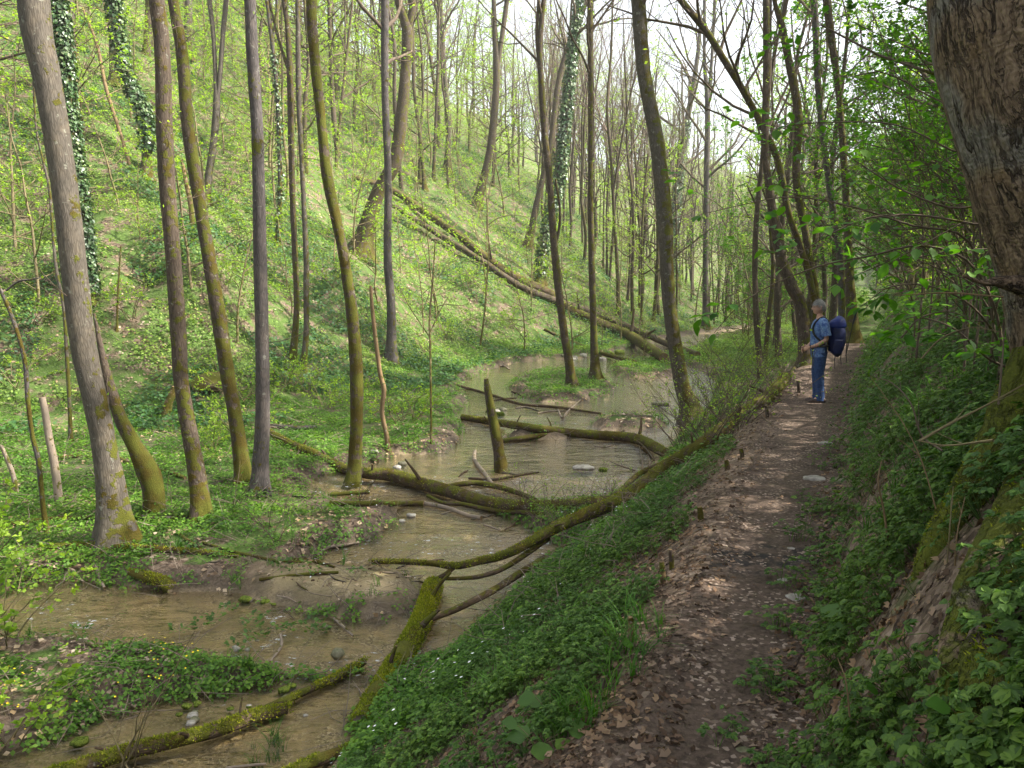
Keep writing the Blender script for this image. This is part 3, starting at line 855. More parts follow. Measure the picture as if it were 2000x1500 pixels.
main_tree('tree', [(507, 965, 36), (509, 900, 31), (513, 815, 28), (512, 675, 26), (508, 500, 25), (505, 350, 23), (502, 245, 22), (493, 105, 22), (488, 0, 21)],
          'straight dark grey trunk sharing its foot with a mossy leaning one', BARK_DARK, moss=-.42, mdir=(-.2, -.3, 0), mbase=.5, crown='thin', sides=20, rough=.04, mossfn=lambda t: .75 * np.exp(-((t - .30) / .012) ** 2) + .7 * np.exp(-((t - .345) / .012) ** 2))
main_tree('tree', [(688, 948, 27), (695, 860, 24), (696, 745, 25), (690, 640, 23), (671, 500, 19), (640, 350, 20), (628, 245, 17), (614, 105, 18), (608, 0, 19)],
          'fully mossy curved trunk rising beside the long fallen trunk over the stream', BARK_BROWN, moss=.38, mdir=(.4, -.3, 0), mbase=.2, crown='thin', sides=18)
main_tree('tree', [(570, 708, 15), (579, 605, 11), (576, 500, 11), (570, 350, 11), (567, 175, 12), (562, 60, 9), (555, 0, 9)],
          'thinner trunk of a close pair on the left slope, with a low fork', BARK_BROWN, moss=0, forks=[[(568, 150, 7), (545, 80, 5), (530, 20, 4), (526, 0, 4)]], crown='thin')
main_tree('tree', [(590, 722, 13), (598, 650, 11), (598, 560, 11), (598, 500, 11), (591, 350, 9), (583, 175, 10), (581, 0, 8)],
          'slim bent trunk of a close pair on the left slope, lichen-spotted', BARK_GREY, moss=-.15, crown='thin')
main_tree('tree', [(764, 705, 21), (764, 600, 17), (757, 500, 16), (758, 350, 14), (752, 175, 14), (752, 0, 15)],
          'bare grey-brown straight trunk at the foot of the slope, crossed by a leaning forked one', BARK_DARK, moss=-.3, mbase=.5, crown='thin')
main_tree('tree', [(700, 500, 38), (735, 385, 27), (771, 315, 26), (784, 228, 23), (792, 140, 20), (795, 60, 20), (778, 0, 15)],
          'big leaning forked trunk with mossy foot, standing halfway up the slope', BARK_BROWN, moss=0, mbase=.6, forks=[[(795, 62, 14), (803, 30, 13), (806, 0, 13)]], crown='leafy', top=22)
main_tree('tree', [(928, 404, 17), (953, 315, 15), (965, 228, 14), (970, 140, 13), (967, 60, 9), (964, 0, 8)],
          'dark-footed leaning trunk high on the slope behind the long fallen logs', BARK_BROWN, moss=-.1, forks=[[(970, 140, 9), (982, 60, 9), (990, 0, 9)]], crown='leafy', top=26)
main_tree('tree', [(1118, 753, 19), (1110, 700, 16), (1100, 640, 15), (1084, 500, 14), (1073, 350, 12), (1062, 245, 12), (1054, 105, 10), (1056, 60, 9), (1062, 0, 9)],
          'curving trunk on the round green islet, nearer of the two there', BARK_BROWN, moss=.02, mbase=.5, forks=[[(1052, 120, 7), (1048, 60, 6), (1052, 0, 6)], [(1086, 480, 5), (1094, 420, 5), (1085, 350, 4)]], crown='bare')
main_tree('tree', [(1163, 740, 20), (1159, 640, 13), (1155, 500, 12), (1153, 350, 9), (1153, 175, 9), (1152, 0, 9)],
          'upright mossy trunk standing second on the round green islet', BARK_BROWN, moss=.15, mbase=.4, crown='bare')
main_tree('tree', [(1050, 553, 18), (1062, 480, 16), (1080, 400, 15), (1093, 350, 15), (1107, 210, 13), (1121, 70, 10), (1132, 0, 8)],
          'leaning trunk wrapped in dense ivy behind the islet trees', BARK_DARK, moss=0, ivy=(.02, .78, 5200, .15, .05, .16), crown='bare', top=24)
main_tree('tree', [(1030, 480, 14), (1048, 400, 12), (1075, 280, 11), (1095, 140, 10), (1142, 10, 9), (1150, 0, 9)],
          'slanting brown trunk running close behind the ivy-wrapped one', BARK_BROWN, moss=-.05, crown='bare', top=24)
main_tree('tree', [(1352, 828, 40), (1345, 790, 32), (1330, 745, 28), (1308, 605, 25), (1301, 500, 26), (1297, 420, 29), (1283, 280, 27), (1257, 140, 25), (1246, 0, 26)],
          'large grey trunk with a broad moss stripe, between stream and footpath', BARK_GREY, moss=.05, mdir=(1.2, -.4, .1), mbase=.7, crown='bare', sides=24)
main_tree('tree', [(1316, 560, 14), (1316, 455, 13), (1335, 280, 12), (1352, 180, 10), (1363, 105, 8), (1368, 40, 5)],
          'ivy-clad pole-like trunk to the right of the large moss-striped one', BARK_DARK, moss=0, ivy=(.05, .62, 4200, .16, .05, .18), crown='bare', top=19)
main_tree('tree', [(1378, 642, 12), (1378, 525, 11), (1380, 350, 11), (1382, 210, 10), (1376, 120, 6), (1376, 0, 6)],
          'slender forked dark trunk rising from the far valley floor', BARK_DARK, moss=-.1, forks=[[(1382, 205, 7), (1390, 120, 6), (1396, 0, 6)]], crown='bare')
main_tree('tree', [(1606, 640, 15), (1580, 540, 12), (1541, 420, 11), (1527, 350, 12), (1513, 297, 12), (1485, 241, 11), (1454, 182, 12), (1415, 119, 12), (1380, 63, 12), (1325, -6, 11)],
          'long mossy trunk arching over the valley from beside the footpath', BARK_BROWN, moss=.3, crown='bare', top=10, depth=19.5, flare=.4)
main_tree('tree', [(1578, 690, 28), (1564, 600, 22), (1546, 560, 22), (1527, 507, 20), (1510, 420, 17), (1500, 350, 14), (1494, 280, 13), (1497, 140, 13), (1496, 0, 12)],
          'gnarled trunk with torn pale bark just behind the hiker', BARK_BROWN, moss=.0, mdir=(.9, 0, 0), crown='bare', depth=17.5)
main_tree('tree', [(1612, 640, 18), (1590, 560, 15), (1573, 455, 13), (1555, 350, 14), (1559, 228, 15), (1541, 122, 14), (1524, 40, 12), (1512, 0, 7)],
          'mossy trunk behind the hiker forking into two high up', BARK_BROWN, moss=.2, forks=[[(1524, 45, 9), (1532, 20, 8), (1536, 0, 8)]], crown='thin', depth=20)
main_tree('tree', [(1670, 622, 25), (1660, 560, 17), (1657, 500, 14), (1650, 350, 12), (1637, 175, 11), (1615, 0, 14)],
          'mossy trunk with a flared foot beside the path bend', BARK_BROWN, moss=.22, crown='leafy', depth=22)
main_tree('tree', [(1648, 578, 13), (1640, 500, 12), (1622, 380, 11), (1600, 200, 11), (1590, 0, 12)],
          'trunk partly hidden behind the flared mossy one at the path bend', BARK_DARK, moss=.05, crown='leafy', depth=27)
main_tree('tree', [(168, 470, 14), (150, 330, 14), (140, 250, 13), (125, 100, 13), (114, 0, 13)],
          'ivy-covered trunk right behind the thick smooth grey one', BARK_BROWN, base=(178, 590), ivy=(.02, .62, 9000, .085, .03, .15), crown='thin', moss=0)
main_tree('tree', [(283, 346, 17), (287, 300, 16), (287, 245, 15), (270, 192, 14), (245, 140, 14), (231, 70, 14), (222, 0, 14)],
          'crooked ivy-covered trunk upslope with bare wood at its foot', BARK_GREY, ivy=(.06, .55, 4800, .12, .03, .16), crown='thin', moss=-.2)
main_tree('tree', [(400, 395, 14), (408, 340, 14), (417, 280, 13), (423, 210, 14), (421, 150, 8), (416, 60, 8), (409, 0, 9)],
          'pale two-stemmed trunk standing upslope between two mossy ones', BARK_GREY, moss=-.3, forks=[[(424, 205, 9), (431, 130, 9), (436, 60, 9), (442, 0, 10)]], crown='thin')
main_tree('tree', [(366, 116, 15), (367, 60, 14), (368, 0, 14)], 'short visible grey trunk highest between two near trunks on the slope', BARK_GREY, crown='leafy', moss=-.3, top=17)
main_tree('tree', [(143, 122, 13), (140, 60, 12), (137, 0, 12)], 'pale trunk high upslope beside the first ivy-covered one', BARK_GREY, crown='leafy', moss=-.3, top=17)
main_tree('tree', [(222, 165, 14), (220, 90, 13), (217, 0, 12)], 'grey trunk upslope behind the crooked ivy-covered one', BARK_GREY, crown='leafy', moss=-.2, top=17)
main_tree('tree', [(541, 480, 10), (546, 400, 9), (546, 300, 8), (541, 180, 8), (530, 70, 8), (521, 0, 6)],
          'slim dark trunk with climbing ivy wisps left of the close pair', BARK_DARK, crown='thin', moss=0, forks=[[(533, 75, 5), (538, 40, 5), (541, 0, 5)]], ivy=(.02, .4, 700, .09, .02, .06))
main_tree('tree', [(872, 338, 12), (876, 260, 11), (868, 140, 9), (860, 0, 9)], 'slender grey trunk on the slope crest, first left of the forked leaning one', BARK_GREY, crown='leafy', moss=-.2)
main_tree('tree', [(830, 372, 8), (820, 262, 7), (809, 175, 6), (806, 60, 6), (800, 0, 6)], 'thin curved trunk at the upper end of the fallen logs', BARK_BROWN, crown='leafy', moss=-.1)
main_tree('tree', [(846, 352, 6), (851, 245, 6), (856, 105, 6), (856, 0, 6)], 'very thin straight trunk beside the slender grey one', BARK_BROWN, crown='leafy', moss=-.2)

# dead and broken trunks, saplings
main_tree('sapling', [(95, 1045, 11), (84, 990, 9), (75, 902, 9), (63, 850, 8), (54, 780, 8), (49, 710, 8), (33, 647, 7), (14, 595, 7), (-4, 555, 6)],
          'thin dark crooked sapling at the outer end of the valley floor', BARK_DARK, dead=True, moss=0, cat='sapling', sides=10, forks=[[(12, 568, 4), (35, 550, 4), (60, 546, 3), (90, 540, 2)]])
main_tree('broken_trunk', [(116, 980, 17), (112, 950, 15), (105, 900, 15), (95, 850, 14), (88, 805, 13), (82, 776, 12)],
          'pale barkless broken trunk behind the dark crooked sapling', BARK_PALE, dead=True, moss=-.4, mbase=.3, cat='dead trunk', sides=12, flare=.3)
main_tree('broken_trunk', [(34, 968, 9), (26, 930, 9), (15, 900, 8), (2, 870, 7)], 'short pale leaning stub at the valley edge', BARK_PALE, dead=True, moss=-.5, cat='dead trunk', sides=10, flare=.2)
main_tree('sapling', [(138, 862, 9), (136, 800, 7), (133, 740, 7), (130, 690, 7), (124, 600, 6), (110, 525, 6), (103, 455, 5), (96, 367, 5), (84, 315, 4), (70, 245, 4), (65, 140, 4), (60, 40, 3)],
          'tall wavy grey sapling rising behind the thick grey trunk', BARK_GREY, dead=True, moss=0, cat='sapling', sides=8)
main_tree('broken_trunk', [(760, 880, 12), (755, 850, 10), (746, 805, 9), (750, 762, 10), (742, 727, 9), (731, 640, 8), (726, 590, 7), (724, 558, 5)],
          'crooked reddish dead trunk without bark left of the stream', WOOD_CUT, dead=True, moss=-.35, mbase=.4, cat='dead trunk', sides=10, flare=.3)
main_tree('sapling', [(842, 862, 5), (841, 745, 4), (840, 668, 4), (839, 622, 4), (846, 535, 3), (850, 470, 2)],
          'straight twig-like sapling on the grassy stream bank', STEM_YOUNG, dead=True, moss=0, cat='sapling', sides=6, flare=.1, forks=[[(840, 660, 2.5), (820, 630, 2), (800, 600, 1.5), (780, 560, 1)], [(840, 650, 2.5), (858, 610, 2), (875, 580, 1)]])
main_tree('sapling', [(936, 680, 4), (946, 615, 3.6), (950, 560, 3.2), (954, 500, 3), (952, 420, 2.4), (948, 350, 2)],
          'thin curved sapling at the foot of the slope behind the stream', STEM_YOUNG, dead=True, moss=0, cat='sapling', sides=6, flare=.1, forks=[[(952, 440, 2.2), (975, 425, 2), (1005, 420, 1.2), (1030, 424, 1)]])
main_tree('stump', [(981, 922, 27), (975, 890, 21), (968, 850, 20), (958, 797, 16), (952, 762, 13), (949, 740, 8)],
          'broken leaning snag standing in the middle of the stream', BARK_BROWN, dead=True, moss=.15, mbase=.5, cat='snag', sides=16, flare=.5)
main_tree('broken_trunk', [(258, 334, 8), (241, 280, 7), (224, 227, 7), (206, 168, 7), (189, 87, 6), (161, 14, 3)],
          'reddish dead pole leaning on the slope left of the crooked ivy trunk', WOOD_CUT, dead=True, moss=-.4, cat='dead trunk', sides=8, flare=.2)
main_tree('broken_trunk', [(376, 450, 10), (372, 400, 9), (362, 350, 8), (355, 312, 5)], 'slanted broken brown stub upslope between two near trunks', WOOD_CUT, dead=True, moss=-.2, cat='dead trunk', sides=8, flare=.2)
main_tree('stump', [(322, 815, 17), (328, 790, 15), (336, 770, 13), (340, 755, 9)], 'small split stump on the slope left of the flaked brown trunk', WOOD_CUT, dead=True, moss=0, cat='stump', sides=10, flare=.4)
main_tree('sapling', [(1252, 632, 5), (1254, 560, 4), (1253, 480, 4), (1258, 380, 4), (1266, 300, 3)], 'thin upright sapling on the sunny far slope', BARK_FAR, dead=True, moss=.1, cat='sapling', sides=8)
main_tree('sapling', [(228, 645, 5), (229, 600, 4), (232, 540, 3.5), (236, 480, 3)], 'short mossy-footed sapling on the slope behind the swollen-footed dead trunk', STEM_YOUNG, dead=True, moss=.2, cat='sapling', sides=6)
# ------------------------------------------------------------------ fallen wood
def surf(x, y):
    z = terrain(x, y)
    return np.where(water_sd(x, y) < .05, np.maximum(z, zw(y)), z)
LOGN = [0]
def line3(pts, sink=.35):
    """(u, v, width, [depth factor]) -> world points lying on ground or water"""
    P = []; Rr = []
    for p in pts:
        u, v, w = p[:3]
        g = ray_fn(u, v + w * .5 * (1 - sink), surf, 200.0)
        d = g[1] * (p[3] if len(p) > 3 else 1.0)
        P.append(pxd(u, v, d)); Rr.append(w * .5 / F * d)
    return np.array(P), np.array(Rr)

def log(name, pts, label, mat=BARK_LOG, moss=.15, up=.9, branches=(), cat='log', group=None, flare=0, fuzz=0, sides=14, rough=.08, caps=(True, True), cut=None, bmoss=None, lumps=.05):
    LOGN[0] += 1; sd = LOGN[0] + 40; rs = np.random.RandomState(sd)
    P, Rr = line3(pts)
    L = np.linalg.norm(np.diff(P, axis=0), axis=1).sum()
    S, SR = spline(P, int(min(160, max(14, L * 16))), Rr)
    og = tuple(S[0]); root = empty(name, og, label, cat, group)
    mb = MB(); trunk_mesh(mb, S, SR, sides, rough, moss, (0, 0, up), 0, sd * 5, flare, caps, lumps)
    mb.build('stem', [mat, cut or WOOD_CUT], root, og)
    allb = [(S, SR)]
    for b in branches:
        BP, BR = line3(b)
        BL = np.linalg.norm(np.diff(BP, axis=0), axis=1).sum()
        BS, BRs = spline(BP, int(min(90, max(8, BL * 12))), BR)
        mb = MB(); trunk_mesh(mb, BS, BRs, max(8, sides - 4), rough, moss if bmoss is None else bmoss, (0, 0, up), 0, sd * 7 + len(allb), 0, (False, True), .03)
        mb.build('branch', [mat, WOOD_CUT], root, og); allb.append((BS, BRs))
    if name in ('fallen_tree', 'mossy_log') and len(S) > 20:
        for k in range(5 if name == 'fallen_tree' else 3):
            i = int(len(S) * (.12 + .76 * (k + rs.rand() * .8) / 5)) if name == 'fallen_tree' else int(len(S) * (.2 + .25 * k))
            T = norm(S[min(i + 1, len(S) - 1)] - S[i - 1]); sd_ = norm(np.cross(T, [0, 0, 1.0])); a_ = rs.uniform(-1.2, 1.2)
            dr_ = norm(sd_ * math.sin(a_) + np.array([0, 0, 1.0]) * math.cos(a_) + T * rs.uniform(-.5, .9)); L_ = SR[i] * rs.uniform(1.8, 6)
            BS, BRs = spline(np.array([S[i], S[i] + dr_ * L_ * .5 + rs.randn(3) * .01, S[i] + dr_ * L_ + rs.randn(3) * .03]), 9, SR[i] * np.array([.42, .28, .17]) * rs.uniform(.6, 1.1))
            mb = MB(); trunk_mesh(mb, BS, BRs, 8, .12, moss - .25, (0, 0, up), 0, sd * 3 + k, 0, (False, True), .06)
            mb.build('branch_stub', [mat, WOOD_CUT], root, og)
    if fuzz:
        mb = MB()
        for (S_, R_) in allb[:1]:
            n = int(1.6 * fuzz * len(S_)); i = rs.randint(0, len(S_), n); a = rs.randn(n) * .95
            T = norm(np.gradient(S_, axis=0))[i]; side = norm(np.cross(T, np.array([0, 0, 1.0]))); upv = np.cross(side, T)
            o = side * np.sin(a)[:, None] + upv * np.cos(a)[:, None]
            c = S_[i] + T * (rs.rand(n)[:, None] - .5) * .08 + o * (R_[i] * (.93 + .1 * rs.rand(n)))[:, None]
            keep = fbm(c[:, 0] * 4, c[:, 1] * 4, c[:, 2] * 4, o=2, s=4) > .38
            leaves(mb, c[keep], norm(o + rs.randn(n, 3) * .7)[keep], rs.randn(n, 3)[keep], (.018 + .022 * rs.rand(n))[keep], LEAF1, 0, .5)
        tag(mb.build('moss', [LF_MOSS], root, og), kind='stuff')
    return root, allb

log('mossy_log', [(846, 1146, 36), (832, 1190, 38), (815, 1230, 40), (790, 1275, 44), (766, 1312, 44), (742, 1355, 44), (708, 1408, 40)],
    'thick bright-mossed log lying steeply across the edge of the lower pool', moss=.5, fuzz=300, sides=24, up=.7, cut=BARK_PALE, group=None)
log('fallen_tree', [(1535, 738, 20, .985), (1496, 780, 23, .98), (1440, 818, 26, .975), (1370, 872, 29, .97), (1300, 916, 32, .965), (1227, 970, 29, .955), (1105, 1022, 22, .95), (1000, 1078, 17, .93), (930, 1098, 14, .93), (888, 1106, 13, .93), (840, 1101, 10, .92), (780, 1098, 9, .92), (726, 1098, 7, .92)],
    'long mossy leaning stem sloping from the footpath edge down over the stream', moss=.28, fuzz=25, sides=18, up=.8,
    branches=[[(1070, 1052, 12, .95), (993, 1105, 10, .95), (942, 1125, 9, .95), (900, 1130, 7, .96), (846, 1130, 7, .97)], [(1300, 905, 12, .98), (1250, 925, 11, .96), (1215, 955, 9, .95), (1190, 975, 7, .95)], [(888, 1106, 10, .93), (870, 1122, 9, .95), (845, 1134, 8, .97)]])
log('fallen_branch', [(1180, 1030, 12), (1136, 1054, 14), (1035, 1108, 15, .98), (965, 1152, 14, .97), (895, 1188, 13, .97), (836, 1212, 10, .98)],
    'straight barkless-sided pole lying parallel below the long mossy stem', moss=.0, up=.8)
log('fallen_tree', [(520, 842, 12), (577, 872, 15), (612, 886, 17), (665, 914, 19), (715, 925, 20), (762, 928, 24), (832, 948, 25), (888, 963, 25), (947, 981, 25), (1017, 990, 24), (1105, 988, 24), (1190, 978, 20)],
    'long bowed mossy trunk lying right across the middle of the stream', moss=.22, fuzz=18, sides=18, up=.95,
    branches=[[(876, 952, 10), (893, 947, 10), (937, 944, 10), (1000, 959, 10), (1048, 977, 8)], [(835, 968, 6), (867, 983, 7), (905, 985, 8), (965, 997, 9), (1070, 1004, 7)]])
log('fallen_branch', [(645, 983, 10), (720, 984, 11), (790, 984, 11), (828, 984, 11)], 'mossy branch ending in the green flat beside the mid-stream channel', moss=.4)
log('fallen_branch', [(828, 983, 9), (874, 992, 9), (909, 1005, 8), (940, 1012, 9)], 'bare whitish branch piece continuing from a mossy branch by the bowed trunk', mat=BARK_PALE, moss=-.3, cat='branch')
log('fallen_branch', [(640, 966, 8), (690, 963, 8), (722, 961, 9)], 'short mossy branch just behind the mossy branch by the green flat', moss=.35, cat='branch')
log('fallen_tree', [(902, 815, 11), (955, 823, 13), (1035, 836, 15), (1115, 846, 16), (1175, 851, 18), (1245, 858, 20), (1301, 886, 20)],
    'mossy log bridging the wide pool behind the broken snag', moss=.3, up=.8, fuzz=12,
    branches=[[(1115, 846, 9), (1052, 852, 10), (982, 861, 9)]])
log('fallen_branch', [(858, 744, 4), (916, 759, 5), (965, 773, 5), (1017, 789, 5), (1087, 795, 5), (1175, 808, 4)],
    'long thin dark branch caught in debris in front of the round islet', moss=-.1, cat='branch')
log('driftwood', [(928, 881, 7), (927, 898, 8), (944, 922, 9), (962, 946, 7)], 'pale curved driftwood branch against the broken snag', mat=BARK_PALE, moss=-.4, cat='driftwood')
log('driftwood', [(915, 934, 4), (965, 936, 6), (1010, 929, 5), (1052, 922, 3)], 'dark stick lying crosswise under the broken snag', moss=-.2, cat='driftwood')
log('fallen_tree', [(690, 345, 9, .98), (765, 371, 12, .98), (835, 418, 14, .98), (895, 460, 15, .98), (965, 516, 18, .98), (1017, 548, 19, .98), (1070, 572, 19, .98), (1105, 600, 18, .98), (1157, 625, 18, .98), (1227, 655, 20, .98), (1297, 700, 20, .985)],
    'long mossy fallen trunk reaching all the way down the slope', moss=.15, up=1.0)
log('fallen_tree', [(765, 399, 9, .98), (846, 451, 11, .98), (947, 514, 12, .98), (1010, 556, 13, .98), (1070, 582, 14, .975), (1120, 598, 13, .975), (1175, 618, 12, .975), (1245, 646, 12, .975), (1305, 672, 13, .98), (1362, 693, 13, .98)],
    'long fallen trunk with bare upper side lying beside the mossy one down the slope', mat=BARK_BROWN, moss=-.1, up=.8)
log('fallen_branch', [(1063, 643, 6), (1115, 668, 8), (1175, 690, 8), (1241, 707, 7)], 'dark mossy log lying over the stream behind the round islet', moss=.15, cat='log')
log('fallen_tree', [(98, 1070, 13), (157, 1067, 15), (245, 1071, 16), (332, 1076, 14), (402, 1080, 10), (465, 1088, 6)],
    'dark mossy log lying at the foot of the thick grey trunk', moss=.2, fuzz=14,
    branches=[[(343, 1038, 6), (365, 1055, 7), (385, 1068, 7), (415, 1080, 6), (466, 1087, 5)], [(395, 1060, 6), (472, 1082, 7), (542, 1096, 6), (600, 1098, 5)]])
log('fallen_branch', [(507, 1132, 6), (595, 1122, 7), (661, 1118, 6)], 'thin mossy branch on top of the gravel bar', moss=.4, cat='branch')
log('fallen_branch', [(570, 1092, 6), (620, 1098, 6), (654, 1108, 4)], 'small mossy branch at the outer tip of the dark log', moss=.4, cat='branch')
log('mossy_log', [(255, 1120, 14), (290, 1128, 20), (318, 1138, 23), (338, 1150, 23)], 'short rotten log with a pale sawn end poking into the pool', moss=.45, fuzz=60, cut=BARK_PALE, sides=18)
log('driftwood', [(184, 1094, 5), (190, 1115, 7), (196, 1133, 7), (204, 1148, 5)], 'pale upright driftwood stick at the edge of the lower pool', mat=BARK_PALE, moss=-.5, cat='driftwood')
log('driftwood', [(60, 1110, 5), (105, 1102, 6), (140, 1112, 7), (150, 1125, 5), (163, 1136, 4)], 'forked pale driftwood at the left end of the lower pool', mat=BARK_PALE, moss=-.5, cat='driftwood',
    branches=[[(140, 1112, 5), (130, 1120, 5), (124, 1134, 3)], [(105, 1102, 5), (80, 1120, 4), (40, 1126, 3)]])
log('driftwood', [(80, 1115, 7), (140, 1108, 8), (185, 1116, 8)], 'dark sodden stick beneath the forked pale driftwood', moss=-.1, cat='driftwood')
log('mossy_log', [(712, 1292, 14), (654, 1325, 15), (605, 1346, 16), (560, 1367, 17), (500, 1398, 22)], 'mossy log with a bare patch, lying in the shallow side channel', moss=.25, fuzz=45, sides=18, up=.7)
log('mossy_log', [(560, 1385, 20), (490, 1402, 28), (420, 1427, 28), (350, 1445, 28), (262, 1466, 30), (170, 1495, 32), (60, 1530, 34)], 'thick overgrown log along the bottom side channel', moss=.3, fuzz=60, sides=20, up=.7)
log('mossy_log', [(560, 1512, 24), (630, 1482, 24), (690, 1462, 20), (722, 1446, 12)], 'low mossy log at the foot of the bank below the bright-mossed one', moss=.35, fuzz=50, up=.7)
log('fallen_branch', [(738, 1330, 10), (716, 1362, 12), (690, 1395, 14)], 'moss-draped branch stub beside the thick bright-mossed log', moss=.5, fuzz=60, cat='branch')
log('fallen_branch', [(105, 895, 6), (150, 892, 7), (200, 893, 6)], 'brown branch on the flat behind the thick grey trunk', moss=.1, cat='branch')
log('fallen_branch', [(-10, 1026, 9), (50, 1020, 10), (105, 1014, 10), (196, 1010, 8)], 'yellow-mossed log left of the thick grey trunk', moss=.5, cat='log')
log('fallen_branch', [(250, 1006, 7), (300, 1012, 9), (378, 1010, 9), (440, 998, 6)], 'dark rotten log between the grey trunk and the flaked brown trunk', mat=BARK_DARK, moss=-.1, cat='log')
log('fallen_branch', [(528, 831, 8), (575, 836, 10), (618, 834, 8)], 'black rotten log piece on the grass behind the straight dark grey trunk', mat=BARK_DARK, moss=-.3, cat='log')
log('fallen_branch', [(300, 918, 5), (330, 923, 8), (362, 934, 7)], 'short mossy log just right of the swollen-footed dead trunk', moss=.4, cat='log')
log('fallen_branch', [(230, 893, 7), (250, 905, 8), (262, 910, 7)], 'dark log stub between the thick grey trunk and the swollen dead one', moss=0, cat='log')
log('fallen_branch', [(1366, 808, 8), (1400, 790, 9), (1450, 762, 8), (1470, 748, 5)], 'straight brown pole leaning up from the stream towards the hiker', mat=BARK_BROWN, moss=-.1, cat='branch')
log('dead_branch', [(1620, 1010, 3), (1621, 1010, 3)], 'x', cat='branch') if False else None
log('dead_branch', [(1540, 740, 8, .99), (1555, 715, 7, .985), (1572, 692, 6, .98)], 'dark branch sticking up at the path edge below the hiker\'s hands', moss=0, cat='branch', mat=BARK_BROWN)
log('dead_branch', [(1450, 822, 5), (1470, 795, 6, .99), (1490, 778, 5, .98), (1510, 770, 5, .98), (1530, 742, 4, .97)], 'crooked dark branch arching beside the upper end of the leaning stem', moss=.1, cat='branch')
log('dead_branch', [(900, 1465, 6), (912, 1448, 9), (945, 1402, 9), (968, 1370, 10), (992, 1338, 12), (1020, 1300, 8), (1060, 1268, 5)], 'brown root-like branch lying down the near bank', mat=BARK_BROWN, moss=-.2, cat='branch',
    branches=[[(985, 1345, 6), (965, 1338, 5), (948, 1326, 3)], [(945, 1402, 4), (915, 1398, 3), (890, 1385, 2)]])
log('dead_branch', [(735, 1510, 9), (752, 1455, 9), (768, 1408, 9, .99), (785, 1385, 8, .98), (815, 1358, 4, .98)], 'reddish broken branch standing up at the lower bank corner', mat=WOOD_CUT, moss=-.3, cat='branch')
log('dead_branch', [(1200, 1250, 7), (1215, 1225, 9), (1235, 1195, 9), (1250, 1168, 6)], 'grey branch lying under the cut pale stub on the bank', mat=BARK_GREY, moss=-.3, cat='branch')
log('dead_branch', [(800, 1420, 6), (820, 1400, 7), (835, 1385, 5)], 'short yellow-brown stick on the near bank', mat=WOOD_CUT, moss=0, cat='branch')
log('dead_branch', [(652, 1208, 5), (668, 1222, 6), (690, 1242, 4)], 'slim bare stick leaning on the gravel bar', mat=BARK_PALE, moss=-.4, cat='branch')
log('dead_branch', [(548, 1240, 5), (549, 1262, 6), (528, 1292, 4)], 'thin stick standing in the lower pool', mat=BARK_PALE, moss=-.3, cat='branch')
log('dead_branch', [(618, 1085, 4), (640, 1070, 6), (665, 1066, 5), (700, 1060, 4)], 'pale forked stick at the bend of the channel above the gravel bar', mat=BARK_PALE, moss=-.5, cat='branch',
    branches=[[(650, 1068, 4), (655, 1055, 3)]])
log('dead_branch', [(520, 1492, 5), (488, 1495, 6), (440, 1500, 5)], 'thin stick at the lower end of the overgrown log', mat=BARK_PALE, moss=-.3, cat='branch')
log('dead_branch', [(1090, 800, 3), (1098, 815, 4), (1110, 802, 3), (1135, 780, 2)], 'forked bare twig at the front edge of the round islet', mat=BARK_PALE, moss=-.4, cat='branch')
log('dead_branch', [(90, 1016, 4), (120, 1004, 5), (148, 983, 4)], 'bleached stick on the flat left of the thick grey trunk', mat=BARK_PALE, moss=-.5, cat='branch')
log('root_stump', [(378, 760, 30), (400, 752, 44), (425, 748, 44), (446, 742, 26)], 'old mossy stump with splintered wood on the left slope', moss=.35, cat='stump', up=.7, lumps=.2,
    branches=[[(405, 738, 8), (392, 728, 7), (383, 722, 4)], [(432, 740, 12), (428, 722, 10), (424, 712, 6)]])

# tangle of thin dead branches along the leaning stem, up to the hiker
rs = np.random.RandomState(17)
for k in range(30):
    t = rs.rand(); u = 1190 + 360 * t + rs.randn() * 18; v = 985 - 225 * t + rs.randn() * 16; L = 30 + 55 * rs.rand(); a = math.radians(rs.choice([35, 60, 115, 150]) + rs.randn() * 18)
    du, dv = L * math.cos(a), L * math.sin(a)
    log('dead_branch', [(u, v, 3.2), (u + du * .5 + rs.randn() * 5, v - dv * .5, 3.0, .985), (u + du, v - dv, 1.6, .97)], 'thin dead branch in the tangle along the long leaning stem', mat=[TWIG, BARK_LOG, BARK_PALE][k % 3], moss=-.2, cat='branch', group='thin dead branches tangled along the leaning stem', sides=6,
        branches=[[(u + du * .5, v - dv * .5, 2.2, .985), (u + du * .7 + dv * .25, v - dv * .75 + du * .2, 1.2, .975)]])
